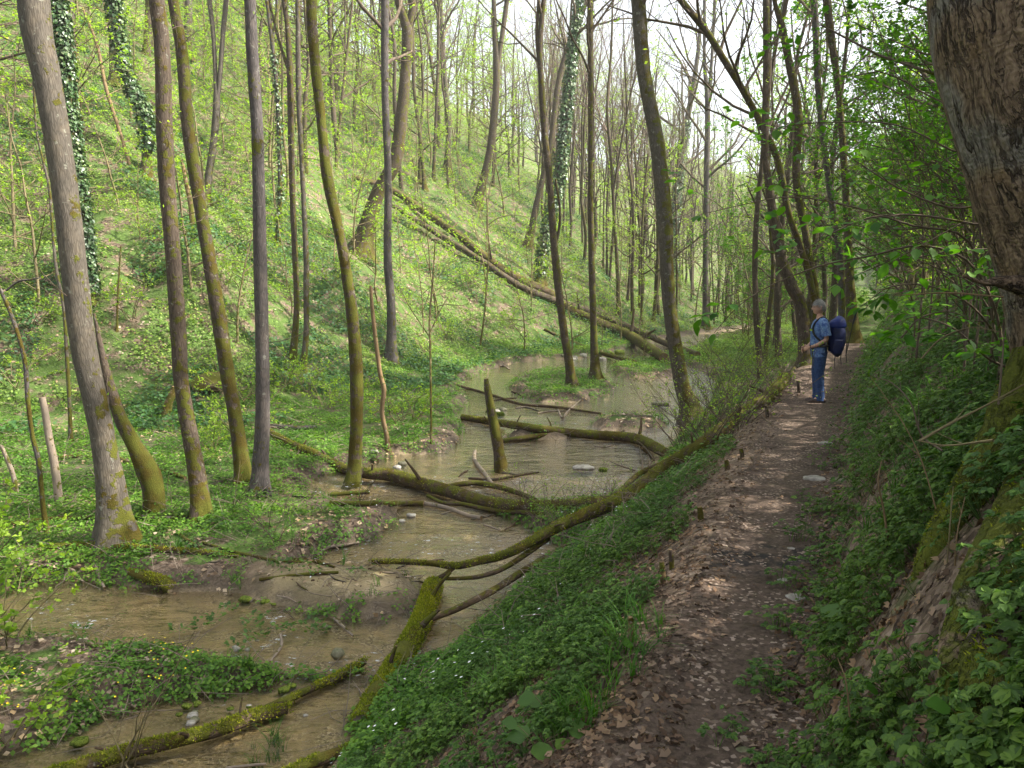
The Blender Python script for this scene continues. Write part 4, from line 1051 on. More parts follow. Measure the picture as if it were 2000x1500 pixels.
# log-jam sticks under the long mossy stem: each its own piece
rs = np.random.RandomState(3)
JAM = [(800, 1125, 26, 8), (822, 1140, 22, -20), (790, 1105, 18, 30), (770, 1120, 24, -10), (850, 1095, 18, 15), (660, 1130, 20, -35), (700, 1105, 26, 20), (740, 1100, 20, -5),
       (500, 1170, 16, 40), (560, 1170, 22, -30), (590, 1145, 18, -50), (940, 1010, 22, 20), (960, 1030, 18, -30), (1000, 1025, 22, 50), (880, 1000, 20, 20), (640, 1185, 14, 60),
       (985, 780, 24, 12), (1030, 800, 24, -12), (1080, 805, 30, 5), (1010, 770, 14, -40), (940, 655, 14, 20), (985, 718, 12, -30), (905, 925, 14, 50), (1000, 925, 20, -12),
       (230, 1120, 14, 60), (75, 1130, 20, 5), (420, 1095, 16, 20), (650, 1070, 14, -30), (270, 1010, 24, 10), (320, 1000, 22, -14), (1180, 870, 20, 10), (560, 945, 16, 30), (590, 970, 20, -8),
       (475, 985, 22, -25), (1225, 700, 14, 20), (1340, 835, 20, -20), (1400, 700, 20, 30), (1440, 660, 24, -8), (1480, 640, 20, 12), (1385, 725, 16, -20)]
for k, (u, v, L, a) in enumerate(JAM):
    a = math.radians(a); du, dv = L * math.cos(a), -L * math.sin(a) * .6
    log('stick', [(u - du, v - dv, 2.5), (u + rs.randn() * 3, v + rs.randn() * 2, 3.6), (u + du, v + dv, 2)], 'small bare stick washed up in the stream debris', mat=[BARK_PALE, BARK_LOG, BARK_GREY][k % 3], moss=-.4, cat='stick', group='sticks washed up along the stream', sides=6)

# short stakes along the path edge
for (u, v0, v1, w, lab, mt, mo) in [
        (1311, 1111, 1073, 10, 'leaning weathered stake, first above the pair nearest the cut stub', BARK_BROWN, .1), (1294, 1140, 1097, 12, 'pointed weathered stake just below the leaning one', WOOD_CUT, 0),
        (1233, 1249, 1205, 13, 'square-topped yellowish stake by the tuft of grass', WOOD_CUT, .05), (1180, 1358, 1322, 12, 'dark rotten stake in the herbs nearest the bottom', BARK_BROWN, 0),
        (1368, 1018, 990, 11, 'short moss-capped stake in the herbs halfway along the path', BARK_LOG, .5), (1420, 918, 898, 9, 'mossy stump of a stake by the litter strip', BARK_LOG, .4),
        (1449, 897, 876, 8, 'mossy round stake near the leaning stem', BARK_LOG, .4), (1498, 815, 792, 7, 'small dark stake close to the hiker', BARK_BROWN, .1), (1560, 768, 744, 7, 'small dark stake right at the hiker\'s feet', BARK_BROWN, .1),
        (1347, 935 + 60, 975, 7, 'tiny mossy stake between two taller ones', BARK_LOG, .4)]:
    g = at(u, v0); d = g[1]
    P, Rr = px_line([(u + 1, v0 + 6, w), (u, (v0 + v1) / 2, w), (u - 2, v1, w * .8)], d)
    root = empty('wooden_stake', tuple(P[0]), lab, 'stake', 'stakes along the path edge')
    S, SR = spline(P, 12, Rr); mb = MB(); trunk_mesh(mb, S, SR, 10, .1, mo, (0, 0, .6), 0, int(u), 0, (False, True), .05)
    mb.build('post', [mt, WOOD_CUT], root, tuple(P[0]))
root, _ = log('cut_stub', [(1224, 1160, 6, .985), (1232, 1170, 9, .99), (1241, 1182, 9)], 'pale freshly broken stub pointing out of the herbs on the bank', mat=WOOD_CUT, moss=-.5, cat='stub')

# ------------------------------------------------------------------ stones
def stone(u, v, w, h, label, mat=STONE, name='stone', group=None, cat='stone', seed=0, sink=.35):
    g = ray_fn(u, v, surf, 100); d = g[1]; r = w * .5 / F * d
    rs = np.random.RandomState(seed + int(u * 7 + v))
    ni, nj = 14, 9
    th = np.linspace(0, 2 * math.pi, ni, endpoint=False); ph = np.linspace(-1.45, 1.45, nj)
    TH, PH = np.meshgrid(th, ph)
    D = np.stack([np.cos(TH) * np.cos(PH), np.sin(TH) * np.cos(PH), np.sin(PH)], -1)
    n = .62 + .8 * fbm(D[..., 0] * 1.7 + seed, D[..., 1] * 1.7 + u, D[..., 2] * 1.7, o=3, s=7)
    D = np.sign(D) * np.abs(D) ** .75
    V = D * n[..., None] * np.array([r, r * .8, r * h])
    mb = MB(); idx = np.arange(ni * nj).reshape(nj, ni); i2 = np.roll(idx, -1, 1)
    Q = np.stack([idx[:-1], i2[:-1], i2[1:], idx[1:]], -1).reshape(-1, 4)
    top = np.arange(ni) + (nj - 1) * ni
    mb.add(np.vstack([V.reshape(-1, 3), V[-1].mean(0)[None], V[0].mean(0)[None]]), Q, np.vstack([np.stack([top, np.roll(top, -1), np.full(ni, ni * nj)], 1), np.stack([np.roll(np.arange(ni), -1), np.arange(ni), np.full(ni, ni * nj + 1)], 1)]))
    o = mb.build(name, mat); o.location = (g[0], d, float(surf(np.array([g[0]]), np.array([d]))[0]) + r * h * (.5 - sink)); 
    o.rotation_euler = (0, 0, rs.rand() * .6 - .3)
    tag(o, label, cat, group); return o
stone(1592, 938, 46, .3, 'flat pale stone slab in the middle of the footpath')
stone(1640, 945, 40, .45, 'mossy stone at the bank side of the path, beside the flat slab', STONE_W)
stone(1636, 962, 20, .4, 'small yellow-mossed stone on the path beside the bank', MOSSM)
stone(1560, 1170, 48, .25, 'broad flat stone in the path below the muddy patch')
stone(1529, 1136, 26, .35, 'small triangular pale stone in the path below the muddy patch')
stone(1546, 1074, 20, .4, 'grey pebble-like stone within the muddy patch')
stone(1520, 1314, 26, .3, 'flat stone at the lower end of the sunlit path')
stone(1515, 1104, 16, .3, 'tiny stone just below the muddy patch')
stone(1612, 868, 30, .3, 'flat worn stone near the hiker on the path')
stone(1380, 1455, 26, .2, 'small stone pressed into the nearest path edge')
stone(1455, 1470, 40, .3, 'half-buried stone in litter at the bottom of the path', STONE_W)
stone(1140, 914, 44, .2, 'flat greenish-white stone lying in the pool near the bowed trunk')
stone(1178, 918, 18, .5, 'small mossy stone beside the flat whitish one', MOSSM)
stone(660, 1278, 26, .8, 'dark mossy boulder in the pool left of the thick mossy log', STONE_W)
stone(803, 1008, 18, .5, 'white stone at the tip of the green flat')
stone(785, 1018, 13, .5, 'pale stone left of the white one at the green flat')
stone(958, 806, 9, .4, 'pale stone at the foot of the slope across the pool')
stone(1340, 900, 22, .5, 'mossy stone where the bridging log meets the bank', MOSSM)
stone(1290, 790, 34, .3, 'low dark mossy stone in the sky-reflecting channel', STONE_W)
rs = np.random.RandomState(12)
for k in range(46):
    u, v = [(340 + rs.rand() * 260, 1355 + rs.rand() * 70), (1100 + rs.rand() * 120, 690 + rs.rand() * 14), (930 + rs.rand() * 60, 800 + rs.rand() * 20), (420 + rs.rand() * 220, 1200 + rs.rand() * 110), (690 + rs.rand() * 120, 895 + rs.rand() * 40), (200 + rs.rand() * 560, 870 + rs.rand() * 30)][k % 6]
    stone(u, v, 8 + rs.rand() * 14, .55, 'small wet stone in the shallow stream bed', [STONE, STONE_W, MOSSM][rs.randint(3)], group='small stones in the stream')
# ------------------------------------------------------------------ forest: variants built once, then copied
def variant(seed, h, lean, kind):
    rs = np.random.RandomState(seed)
    k = 8; z = np.linspace(-.3, h, k)
    wx = np.cumsum(rs.randn(k) * .13) * h / 16; wy = np.cumsum(rs.randn(k) * .13) * h / 16
    P = np.stack([wx - wx[0] + lean * (np.clip(z, 0, None) / h) ** 1.4, wy - wy[0], z], 1)
    r0 = {'leafy': .15, 'bare': .095, 'fork': .115, 'bush': .05, 'shade': .15, 'tallunder': .055, 'under': .035}[kind] * (.8 + .45 * rs.rand())
    Rr = r0 * (1 - .75 * (np.linspace(0, 1, k)) ** 1.2)
    S, SR = spline(P, 30, Rr)
    tb = MB(); trunk_mesh(tb, S, SR, 8 if kind != 'under' else 6, .08, {'leafy': -.1, 'bare': -.05, 'fork': .0, 'shade': 0, 'bush': -.2, 'tallunder': -.1, 'under': -.2}[kind], (.7, 0, 0), .4, seed, .5, (False, True), .03)
    cb = MB()
    Pc = [S]; Rc = [SR]
    if kind in ('fork', 'bare'):
        i = int(30 * (.35 + .2 * rs.rand())); b = S[i]; a = rs.rand() * 6.28
        dv = np.array([math.cos(a) * .22, math.sin(a) * .22, 1.0]); dv /= np.linalg.norm(dv)
        m = h - b[2]; Q = np.array([b, b + dv * m * .3 + rs.randn(3) * .1, b + dv * m * .65, b + dv * m * .95 + rs.randn(3) * .2])
        FS, FR = spline(Q, 30, SR[i] * np.array([.75, .6, .4, .15])); trunk_mesh(tb, FS, FR, 7, .06, -.1, None, 0, seed + 5, 0, (False, True), .03)
        Pc.append(FS); Rc.append(FR)
    for S_, R_ in zip(Pc, Rc):
        S1 = spline(S_, 10); R1 = np.interp(np.linspace(0, 1, 10), np.linspace(0, 1, 30), R_)
        if kind == 'leafy': crown_mesh(cb, rs, S1, R1, 17, 6, 4, .16, .27, 1.1, .15, 7, .10, flat=.7)
        elif kind == 'shade': crown_mesh(cb, rs, S1, R1, 17, 6, 4, .30, .33, 1.0, .25, 12, .12, flat=.6)
        elif kind == 'tallunder': crown_mesh(cb, rs, S1, R1, 20, 5, 4, .12, .34, 1.2, .05, 8, .062, flat=.8, l2=.45)
        elif kind == 'bush': crown_mesh(cb, rs, S1, R1, 26, 6, 4, .06, .42, 1.0, .25, 9, .062, flat=.5, tmpl=LEAF2)
        elif kind == 'bare': crown_mesh(cb, rs, S1, R1, 11, 6, 4, .38, .30, .55, .5, 1, .05)
        elif kind == 'fork': crown_mesh(cb, rs, S1, R1, 11, 6, 4, .38, .30, .6, .45, 2, .06)
        else: crown_mesh(cb, rs, S1, R1, 15, 4, 3, .12, .38, 1.15, .06, 8, .06, flat=.75, l2=.45)
    return tb, cb

KINDS = {}
def add_kind(key, n, h, kind, bark, tw, leafm, seed):
    KINDS[key] = []
    for i in range(n):
        tb, cb = variant(seed + i, h * (.85 + .3 * (i / max(n - 1, 1))), [0, 1.2, -1.0, 2.0, .5][i % 5], kind)
        KINDS[key].append([(tb, [bark, WOOD_CUT]), (cb, [tw, leafm]), None])
add_kind('leafy', 5, 17, 'leafy', BARK_FAR, TWIG, LF_SPRING, 500)
add_kind('bare', 5, 18, 'bare', BARK_FAR, TWIG_RED, LF_SPRING, 520)
add_kind('fork', 3, 18, 'fork', BARK_BROWN, TWIG, LF_SPRING, 540)
add_kind('shade', 3, 15, 'shade', BARK_BROWN, TWIG, LF_BRIGHT, 560)
add_kind('bush', 4, 6, 'bush', STEM_YOUNG, TWIG, LF_BRIGHT, 600)
add_kind('tallunder', 4, 9, 'tallunder', STEM_YOUNG, STEM_YOUNG, LF_SPRING, 620)
add_kind('under', 5, 4.5, 'under', STEM_YOUNG, STEM_YOUNG, LF_SPRING, 580)

NTREE = [0]
def plant(key, i, x, y, rz, sc, label, group, cat='tree', name='tree'):
    K = KINDS[key][i % len(KINDS[key])]
    z = H(x, y)
    root = empty(name, (x, y, z), label, cat, group); root.rotation_euler = (0, 0, rz); root.scale = (sc, sc, sc)
    if K[2] is None:
        t = K[0][0].build('trunk', K[0][1], root); c = K[1][0].build('crown', K[1][1], root); K[2] = (t, c)
    else:
        for o in K[2]:
            q = o.copy(); q.parent = root; COL.objects.link(q)
    NTREE[0] += 1
    return root

def proj(x, y, z):
    v = np.array([x, y, z]) - CAM; f = v @ _fw
    return 1000 + F * (v @ _rt) / f, 750 - F * (v @ _up) / f

rs = np.random.RandomState(77)
placed = []
def ok(x, y, dmin):
    for (a, b) in placed:
        if (a - x) ** 2 + (b - y) ** 2 < dmin * dmin: return False
    return True
def scatter(n, urange, drange, keys, label, group, test, dmin=1.6, sc=(.85, 1.2), pw=1.0, name='tree', cat='tree'):
    k = 0; tries = 0
    while k < n and tries < n * 60:
        tries += 1
        u = urange[0] + rs.rand() * (urange[1] - urange[0])
        d = drange[0] * (drange[1] / drange[0]) ** (rs.rand() ** pw)
        x = (u - 1000) / F * d
        if water_sd(np.array([x]), np.array([d]))[0] < .8: continue
        dl = float(polyline_sd(BASE_L, np.array([x]), np.array([d]))[0]); dp = float(polyline_sd(PATH_L, np.array([x]), np.array([d]))[0]); dr = -float(polyline_sd(PATH_R, np.array([x]), np.array([d]))[0])
        pu, pv = proj(x, d, H(x, d))
        if not test(dl, dp, dr, pu, pv, d): continue
        if not ok(x, d, dmin): continue
        placed.append((x, d)); key = keys[rs.randint(len(keys))]
        plant(key, rs.randint(9), x, d, rs.rand() * 6.28, sc[0] + rs.rand() * (sc[1] - sc[0]), label, group, cat, name); k += 1
    return k

# beyond the crest and on the slope, middle of the picture: fresh green crowns
scatter(60, (470, 1060), (40, 110), ['leafy', 'leafy', 'leafy', 'bare'], 'slender forest tree with pale fresh green leaves on the upper left slope', 'leafing trees on the upper left slope', lambda dl, dp, dr, pu, pv, d: dl > 5 and pv < 395, 2.4)
scatter(16, (-100, 520), (38, 80), ['leafy', 'bare', 'fork'], 'slim tree standing high on the slope at the left', 'trees high on the slope at the left', lambda dl, dp, dr, pu, pv, d: dl > 16 and pv < 200, 3.0)
# far valley, bare crowns
scatter(84, (1060, 1500), (52, 112), ['bare', 'bare', 'fork', 'leafy'], 'thin bare tree in the far part of the valley', 'bare trees in the far valley', lambda dl, dp, dr, pu, pv, d: dp > 1 and pv < 640 and not (dl < 0 and d < 60), 2.0, pw=.8)
scatter(16, (1180, 1480), (34, 60), ['bare', 'fork'], 'thin bare tree on the sunny lower slope or valley floor', 'bare trees on the sunny lower slope', lambda dl, dp, dr, pu, pv, d: dp > 2 and pv < 640 and (dl > 2), 2.0)
scatter(34, (1470, 1720), (26, 120), ['fork', 'leafy', 'bare', 'leafy', 'shade'], 'tree with mossy lit edge beyond the path bend', 'trees beyond the path bend', lambda dl, dp, dr, pu, pv, d: abs(dp) > 1.2 and dr < 30 and not (dp < 0 and dr < 0), 1.8)
scatter(26, (1690, 1980), (15, 75), ['shade', 'leafy', 'fork'], 'green tree growing on the bank to the right of the path', 'green trees on the right bank', lambda dl, dp, dr, pu, pv, d: dr > 2.0, 2.2)
scatter(26, (1655, 1985), (8.5, 40), ['bush'], 'bushy small tree in fresh green leaf on the bank right of the hiker', 'bushy small trees on the right bank', lambda dl, dp, dr, pu, pv, d: dr > 1.5 and dr < 14, 1.3, (.7, 1.2))
scatter(12, (1670, 1790), (23, 48), ['bush'], 'bushy green tree closing the view at the end of the path', 'bushy green trees closing the path', lambda dl, dp, dr, pu, pv, d: dr > .3 and dr < 9, 1.4, (.8, 1.4))
scatter(12, (1440, 1700), (30, 90), ['bush'], 'bushy young tree in fresh leaf beyond the path bend', 'bushy young trees beyond the path bend', lambda dl, dp, dr, pu, pv, d: abs(dp) > 2 and dr < 6, 2, (.8, 1.3))
for i, (x, y, s) in enumerate([(4.2, 2.2, .75), (5.0, 4.2, .9), (6.4, 5.6, .9), (7.6, 7.4, 1.0), (3.6, .4, .8), (4.4, -1.8, 1), (6.2, 2.4, 1.1), (7.8, 4.6, 1.1), (9.2, 8.8, 1.1), (6.0, 0, 1.1), (9.5, 6, 1.2), (11, 10.5, 1.2), (6.7, 9.0, 1.0), (8.4, 11.2, 1.1), (5.7, 7.0, .9), (8.2, 6.6, 1.1), (9.9, 12.6, 1.1), (7.4, 9.9, 1.0), (5.0, 5.6, .8), (10.6, 14.4, 1.1)]):
    placed.append((x, y)); plant('bush', i, x, y, i * 1.7, s, 'bushy small tree added just outside the picture to shade the path', 'bushy small trees added out of view for path shade')  # unseen bushes, added to keep the sun off the path
# outside the frame, they shade path and bank
for i, (x, y, s) in enumerate([(4.8, 6.5, .9), (6.5, -2, 1), (9, -6, 1.1), (14, -3, 1.2), (12, 16, 1.0), (19, 19, 1.1), (4.6, -7, 1), (23, 11, 1.2), (15, 23, 1.0)]):
    placed.append((x, y)); plant('shade', i, x, y, i * 1.3, s, 'green tree on the bank outside the picture, shading the path', 'trees on the bank that shade the path')
for i, (x, y) in enumerate([(-14, 12), (-17, 16), (-19, 24), (-24, 20), (-11.5, 6.5), (-20, 10), (-26, 30), (-6, -4), (-10, 1)]):
    placed.append((x, y)); plant('leafy', i, x, y, i * 2.1, 1.0, 'tree on the valley floor outside the picture', 'trees outside the picture on the valley floor')
scatter(52, (430, 1130), (34, 90), ['tallunder'], 'tall thin young tree veiled in pale new leaves, upslope behind the fallen trunks', 'tall young trees in pale new leaf upslope', lambda dl, dp, dr, pu, pv, d: dl > 4 and pv < 430, 1.8, (.7, 1.25), name='young_tree', cat='young tree')
scatter(14, (0, 430), (30, 60), ['tallunder'], 'tall thin young tree with pale new leaves on the upper slope at the left', 'tall young trees at the upper left', lambda dl, dp, dr, pu, pv, d: dl > 6 and pv < 300, 2.2, (.6, 1.0), name='young_tree', cat='young tree')
scatter(26, (1180, 1640), (45, 110), ['tallunder'], 'tall young tree with pale green leaves low in the far valley', 'tall young trees low in the far valley', lambda dl, dp, dr, pu, pv, d: dp > 2, 2.0, (.6, 1.0), name='young_tree', cat='young tree')
# understorey with sprays of small new leaves
scatter(60, (-60, 1100), (19, 60), ['under'], 'young tree with thin sprays of new leaves on the left slope', 'young leafing trees on the left slope', lambda dl, dp, dr, pu, pv, d: dl > 1.0 and pv < 700, 1.5, (.5, 1.3), name='young_tree', cat='young tree')
scatter(30, (1000, 1560), (30, 90), ['under'], 'young tree with thin new leaves in the far valley', 'young leafing trees in the far valley', lambda dl, dp, dr, pu, pv, d: dp > 1.5, 1.4, (.5, 1.2), name='young_tree', cat='young tree')
scatter(26, (1640, 1960), (9.5, 34), ['under'], 'young leafy tree on the bank behind the hiker', 'young leafy trees on the right bank', lambda dl, dp, dr, pu, pv, d: dr > 1.2, 1.0, (.6, 1.1), name='young_tree', cat='young tree')

# ------------------------------------------------------------------ shrubs: fans of thin stems with tiny leaves
def shrub_variant(seed, h=1.3, stems=9, leafn=4, leafs=.03, spread=.5, bark=TWIG, lm=LF_SPRING, n2=5, n3=3):
    rs = np.random.RandomState(seed); mb = MB(); lb = MB()
    a = rs.rand(stems) * 6.28; P = np.zeros((stems, 7, 3))
    d = norm(np.stack([np.cos(a) * spread, np.sin(a) * spread, np.ones(stems)], 1)); P[:, 0] = rs.randn(stems, 3) * [.06, .06, 0]; P[:, 0, 2] = -.05
    ln = h * (.6 + .6 * rs.rand(stems))
    for k in range(1, 7):
        d = norm(d + rs.randn(stems, 3) * .13 + np.stack([np.cos(a) * .07, np.sin(a) * .07, np.zeros(stems)], 1)); P[:, k] = P[:, k - 1] + d * (ln / 6)[:, None]
    Rr = (.006 + .004 * rs.rand(stems))[:, None] * np.linspace(1, .3, 7)[None]
    tubes(mb, P, Rr, 5)
    A, RA = grow(rs, P, Rr, n2, .25, 1, .4, .7, .15, 4, minlen=0); RA = np.maximum(RA, .0016); tubes(mb, A, RA, 3)
    if n3: B, RB = grow(rs, A, RA, n3, .2, 1, .5, .7, .1, 3); RB = np.maximum(RB, .0013); tubes(mb, B, RB, 3)
    else: B = A
    if leafn: spray_leaves(lb, rs, B, leafn, leafs, .55, 0, LEAF2)
    return mb, lb, bark, lm
SHR = {}
def shrub(key, make, x, y, rz, sc, label, group=None, name='shrub', cat='shrub'):
    z = H(x, y)
    root = empty(name, (x, y, z), label, cat, group); root.rotation_euler = (0, 0, rz); root.scale = (sc,) * 3
    if key not in SHR:
        mb, lb, bk, lm = make()
        ob = [mb.build('stems', [bk], root)]
        if lb.n: ob.append(lb.build('leaves', [lm], root))
        SHR[key] = ob
    else:
        for o in SHR[key]:
            q = o.copy(); q.parent = root; COL.objects.link(q)
    return root
def shrub_at(u, v, key, make, sc, label, group=None, **k):
    g = at(u, v); return shrub(key, make, g[0], g[1], rs.rand() * 6.28, sc, label, group, **k)
mkA = lambda s: (lambda: shrub_variant(s, 1.3, 10, 3, .026, .55))
mkB = lambda s: (lambda: shrub_variant(s, .9, 8, 6, .035, .7, STEM_YOUNG, LF_SPRING))
GA = 'fine-twigged shrubs between stream and path'
for i, (u, v) in enumerate([(1390, 840), (1420, 790), (1450, 760), (1480, 740), (1430, 730), (1500, 715), (1400, 765), (1530, 700), (1470, 705), (1440, 840), (1380, 880), (1330, 870), (1510, 760), (1395, 700), (1445, 690), (1520, 680), (1360, 850), (1410, 815)]):
    shrub_at(u, v, 'A%d' % (i % 3), mkA(600 + i % 3), .8 + .5 * rs.rand(), 'wispy fine-twigged shrub with tiny leaves between stream and path', GA)
for i, (u, v) in enumerate([(1010, 1000), (1060, 1012), (1120, 1005), (1170, 1000), (1200, 985), (1090, 1030)]):
    shrub_at(u, v, 'A%d' % (i % 3), mkA(600 + i % 3), .45 + .2 * rs.rand(), 'low wispy shrub growing along the long fallen stem', 'low shrubs along the fallen stems')
for i, (u, v) in enumerate([(640, 800), (600, 770), (680, 790), (780, 830), (810, 820), (560, 760), (470, 790), (830, 690), (870, 660), (740, 640), (1000, 640), (1020, 560), (920, 560), (860, 540), (650, 560), (440, 560), (260, 620), (60, 640), (120, 700), (30, 760), (300, 480), (450, 420), (220, 420), (560, 380), (630, 470), (1180, 600), (1240, 600), (1100, 480), (900, 410), (40, 420), (100, 350), (30, 250), (480, 860), (420, 880)]):
    shrub_at(u, v, 'B%d' % (i % 3), mkB(620 + i % 3), .9 + .7 * rs.rand(), 'small bushy shrub with new leaves at the foot or side of the left slope', 'small shrubs on the left slope')
for i, (u, v) in enumerate([(455, 1000), (540, 1060), (700, 985), (430, 985), (520, 1040), (330, 1000)]):
    shrub_at(u, v, 'C%d' % (i % 2), lambda i=i: shrub_variant(640 + i % 2, .8, 4, 2, .03, .35, TWIG, LF_BRIGHT, 3, 0), .7 + .4 * rs.rand(), 'few-stemmed leafy seedling on the valley floor', 'seedlings on the valley floor')
shrub_at(255, 1530, 'D0', lambda: shrub_variant(650, 1.3, 5, 0, .03, .28, STEM_YOUNG, LF_SPRING, 2, 0), 1.0, 'leafless yellowish sapling fan in front of the overgrown log')
for i, (u, v, s) in enumerate([(-40, 1500, 1.25), (20, 1440, .8), (-70, 1330, 1.3), (10, 1250, 1.0), (-20, 1120, 1.2)]):
    shrub_at(u, v, 'E%d' % (i % 2), lambda i=i: shrub_variant(660 + i % 2, 1.1, 7, 5, .055, .6, STEM_YOUNG, LF_SPRING, 4, 2), s, ['bright-leaved shrub leaning in at the lower left corner', 'small bright-leaved shrub above the bottom left bank', 'bright-leaved shrub at the left edge beside the yellow flowers', 'bright-leaved shrub by the left end of the lower pool', 'leafy shrub at the left edge above the lower pool'][i])

# the wood that covers the far hillsides: one mass
def far_wood():
    mb = MB(); rs = np.random.RandomState(88); n = 0
    vs = []
    for sd in range(3):
        r2 = np.random.RandomState(700 + sd); v = MB(); h = 17
        P = np.array([[0, 0, -.5], [.2, 0, h * .3], [-.2, .2, h * .6], [.3, 0, h * .95]]); S, SR = spline(P, 10, np.array([.2, .17, .12, .04])); tubes(v, S, SR, 5, 0)
        crown_mesh(v, r2, S, SR, 14, 5, 3, .3, .32, .6, .45, 2, .16, mat_t=0, mat_l=1, sides=(3, 3, 3))
        Q = np.concatenate(v.q); M = np.concatenate(v.qm); vs.append((np.concatenate(v.v).astype(float), Q, M, np.concatenate(v.bk)))
    while n < 250:
        u = 820 + rs.rand() * 1350; d = 100 + 150 * rs.rand(); x = (u - 1000) / F * d
        if n % 3 == 0: u = 1480 + rs.rand() * 560; d = 55 + 100 * rs.rand(); x = (u - 1000) / F * d
        dp = polyline_sd(PATH_L, np.array([x]), np.array([d]))[0]
        if abs(dp) < 2 or (n % 3 == 0 and dp > -6): continue
        V, Q, M, bk = vs[n % 3]; a = rs.rand() * 6.28; s_ = .8 + .4 * rs.rand()
        W = np.stack([V[:, 0] * math.cos(a) - V[:, 1] * math.sin(a), V[:, 0] * math.sin(a) + V[:, 1] * math.cos(a), V[:, 2]], 1) * s_ + [x, d, H(x, d)]
        mb.add(W, Q, mat=M, bk=bk); n += 1
    tag(mb.build('distant_forest', [BARK_FAR, LF_SPRING]), 'bare brownish wood on the far hillsides', 'forest', kind='stuff')
far_wood()
# ------------------------------------------------------------------ ground cover (stuff)
def herb_near(seed, nst=4, size=.034, lf=3):
    rs = np.random.RandomState(seed); mb = MB()
    C = []; D = []; N = []; S = []
    for k in range(nst):
        a = k * 2 * math.pi / nst + rs.randn() * .4; h = .05 + .09 * rs.rand(); r = .03 + .07 * rs.rand()
        tip = np.array([math.cos(a) * r, math.sin(a) * r, h])
        tubes(mb, np.array([[0, 0, -.02], tip * [.35, .35, .7], tip]), np.array([.0018, .0014, .001]), 3, 0)
        for j in range(lf):
            b = a + (j - (lf - 1) / 2) * (1.15 if lf == 3 else .8) + rs.randn() * .12
            d = np.array([math.cos(b), math.sin(b), -.15 + .2 * rs.randn()]); s = size * (.8 + .4 * rs.rand()) * (1.15 if j == (lf - 1) // 2 else .9)
            C.append(tip); D.append(d); N.append([rs.randn() * .25, rs.randn() * .25, 1]); S.append(s)
            for q in (-1, 1):      # lobes
                b2 = b + q * .55
                C.append(tip + d * s * .30); D.append([math.cos(b2), math.sin(b2), d[2]]); N.append([rs.randn() * .25, rs.randn() * .25, 1]); S.append(s * .62)
    leaves(mb, C, D, N, np.array(S), LEAF2, 0, .95)
    return np.concatenate(mb.v), np.concatenate(mb.q), np.zeros(sum(len(q) for q in mb.q), int)
def herb_mid(seed, n=9, size=.05, spread=.09, h=.10):
    rs = np.random.RandomState(seed); mb = MB()
    a = rs.rand(n) * 6.28; r = spread * np.sqrt(rs.rand(n))
    C = np.stack([np.cos(a) * r, np.sin(a) * r, h * (.3 + .8 * rs.rand(n))], 1)
    b = a + rs.randn(n) * .8
    leaves(mb, C, np.stack([np.cos(b), np.sin(b), -.1 + .3 * rs.randn(n)], 1), np.stack([rs.randn(n) * .35, rs.randn(n) * .35, np.ones(n)], 1), size * (.7 + .6 * rs.rand(n)), LEAF1, 0, 1.0)
    return np.concatenate(mb.v), np.concatenate(mb.q), np.zeros(n, int)
def grass_tuft(seed, n=10, h=.22):
    rs = np.random.RandomState(seed); V = []; Q = []
    for k in range(n):
        a = rs.rand() * 6.28; d = np.array([math.cos(a), math.sin(a), 0]); s = np.array([-d[1], d[0], 0]); L = h * (.5 + .7 * rs.rand()); w = .0035
        b = rs.randn(3) * [.015, .015, 0]; i0 = len(V)
        for j, t in enumerate((0, .4, .75, 1)):
            c = b + d * L * .65 * t * t + np.array([0, 0, L * (t - .35 * t * t)]); ww = w * (1 - t * .85)
            V += [c - s * ww, c + s * ww]
            if j: q = i0 + 2 * j; Q.append((q - 2, q - 1, q + 1, q))
    return np.array(V), np.array(Q), np.zeros(len(Q), int)
def flower(seed, r=.011, h=.13):
    mb = MB(); a = np.arange(6) * math.pi / 3
    leaves(mb, np.tile([0, 0, h], (6, 1)), np.stack([np.cos(a), np.sin(a), np.full(6, .25)], 1), np.tile([0, 0, 1.0], (6, 1)), r, LEAF1, 0, 1.1)
    return np.concatenate(mb.v), np.concatenate(mb.q), np.zeros(6, int)

rs = np.random.RandomState(21)
def field(n, d0, d1, u0, u1, pw=2.0):
    """world points, density falling off with distance ~ d^-pw"""
    U = u0 + rs.rand(n) * (u1 - u0)
    if abs(pw - 2) < 1e-6: d = d0 * (d1 / d0) ** rs.rand(n)
    else: e = 2 - pw; d = (d0 ** e + rs.rand(n) * (d1 ** e - d0 ** e)) ** (1 / e)
    return (U - 1000) / F * d, d

def zones(x, y):
    z, s, dl, dp, dr, inp = terrain(x, y, True)
    return z, s, dl, dp, dr, inp

def put(mb, tm, x, y, z, sc, tilt=.6):
    nn = nrm_at(x, y); up = norm(nn * tilt + np.array([0, 0, 1 - tilt]) + rs.randn(len(x), 3) * .12)
    k = len(tm); w = rs.randint(0, k, len(x))
    for i in range(k):
        m = w == i
        if m.any(): replicate(mb, tm[i], np.stack([x[m], y[m], z[m]], 1), rs.rand(m.sum()) * 6.28, sc[m], up[m])

HN = [herb_near(i, 3 + i % 3) for i in range(6)]
HN2 = [herb_near(20 + i, 5, .028, 5) for i in range(3)]
HM = [herb_mid(i) for i in range(5)]
HF = [herb_mid(30 + i, 8, .085, .20, .14) for i in range(5)]
GT = [grass_tuft(i) for i in range(4)]

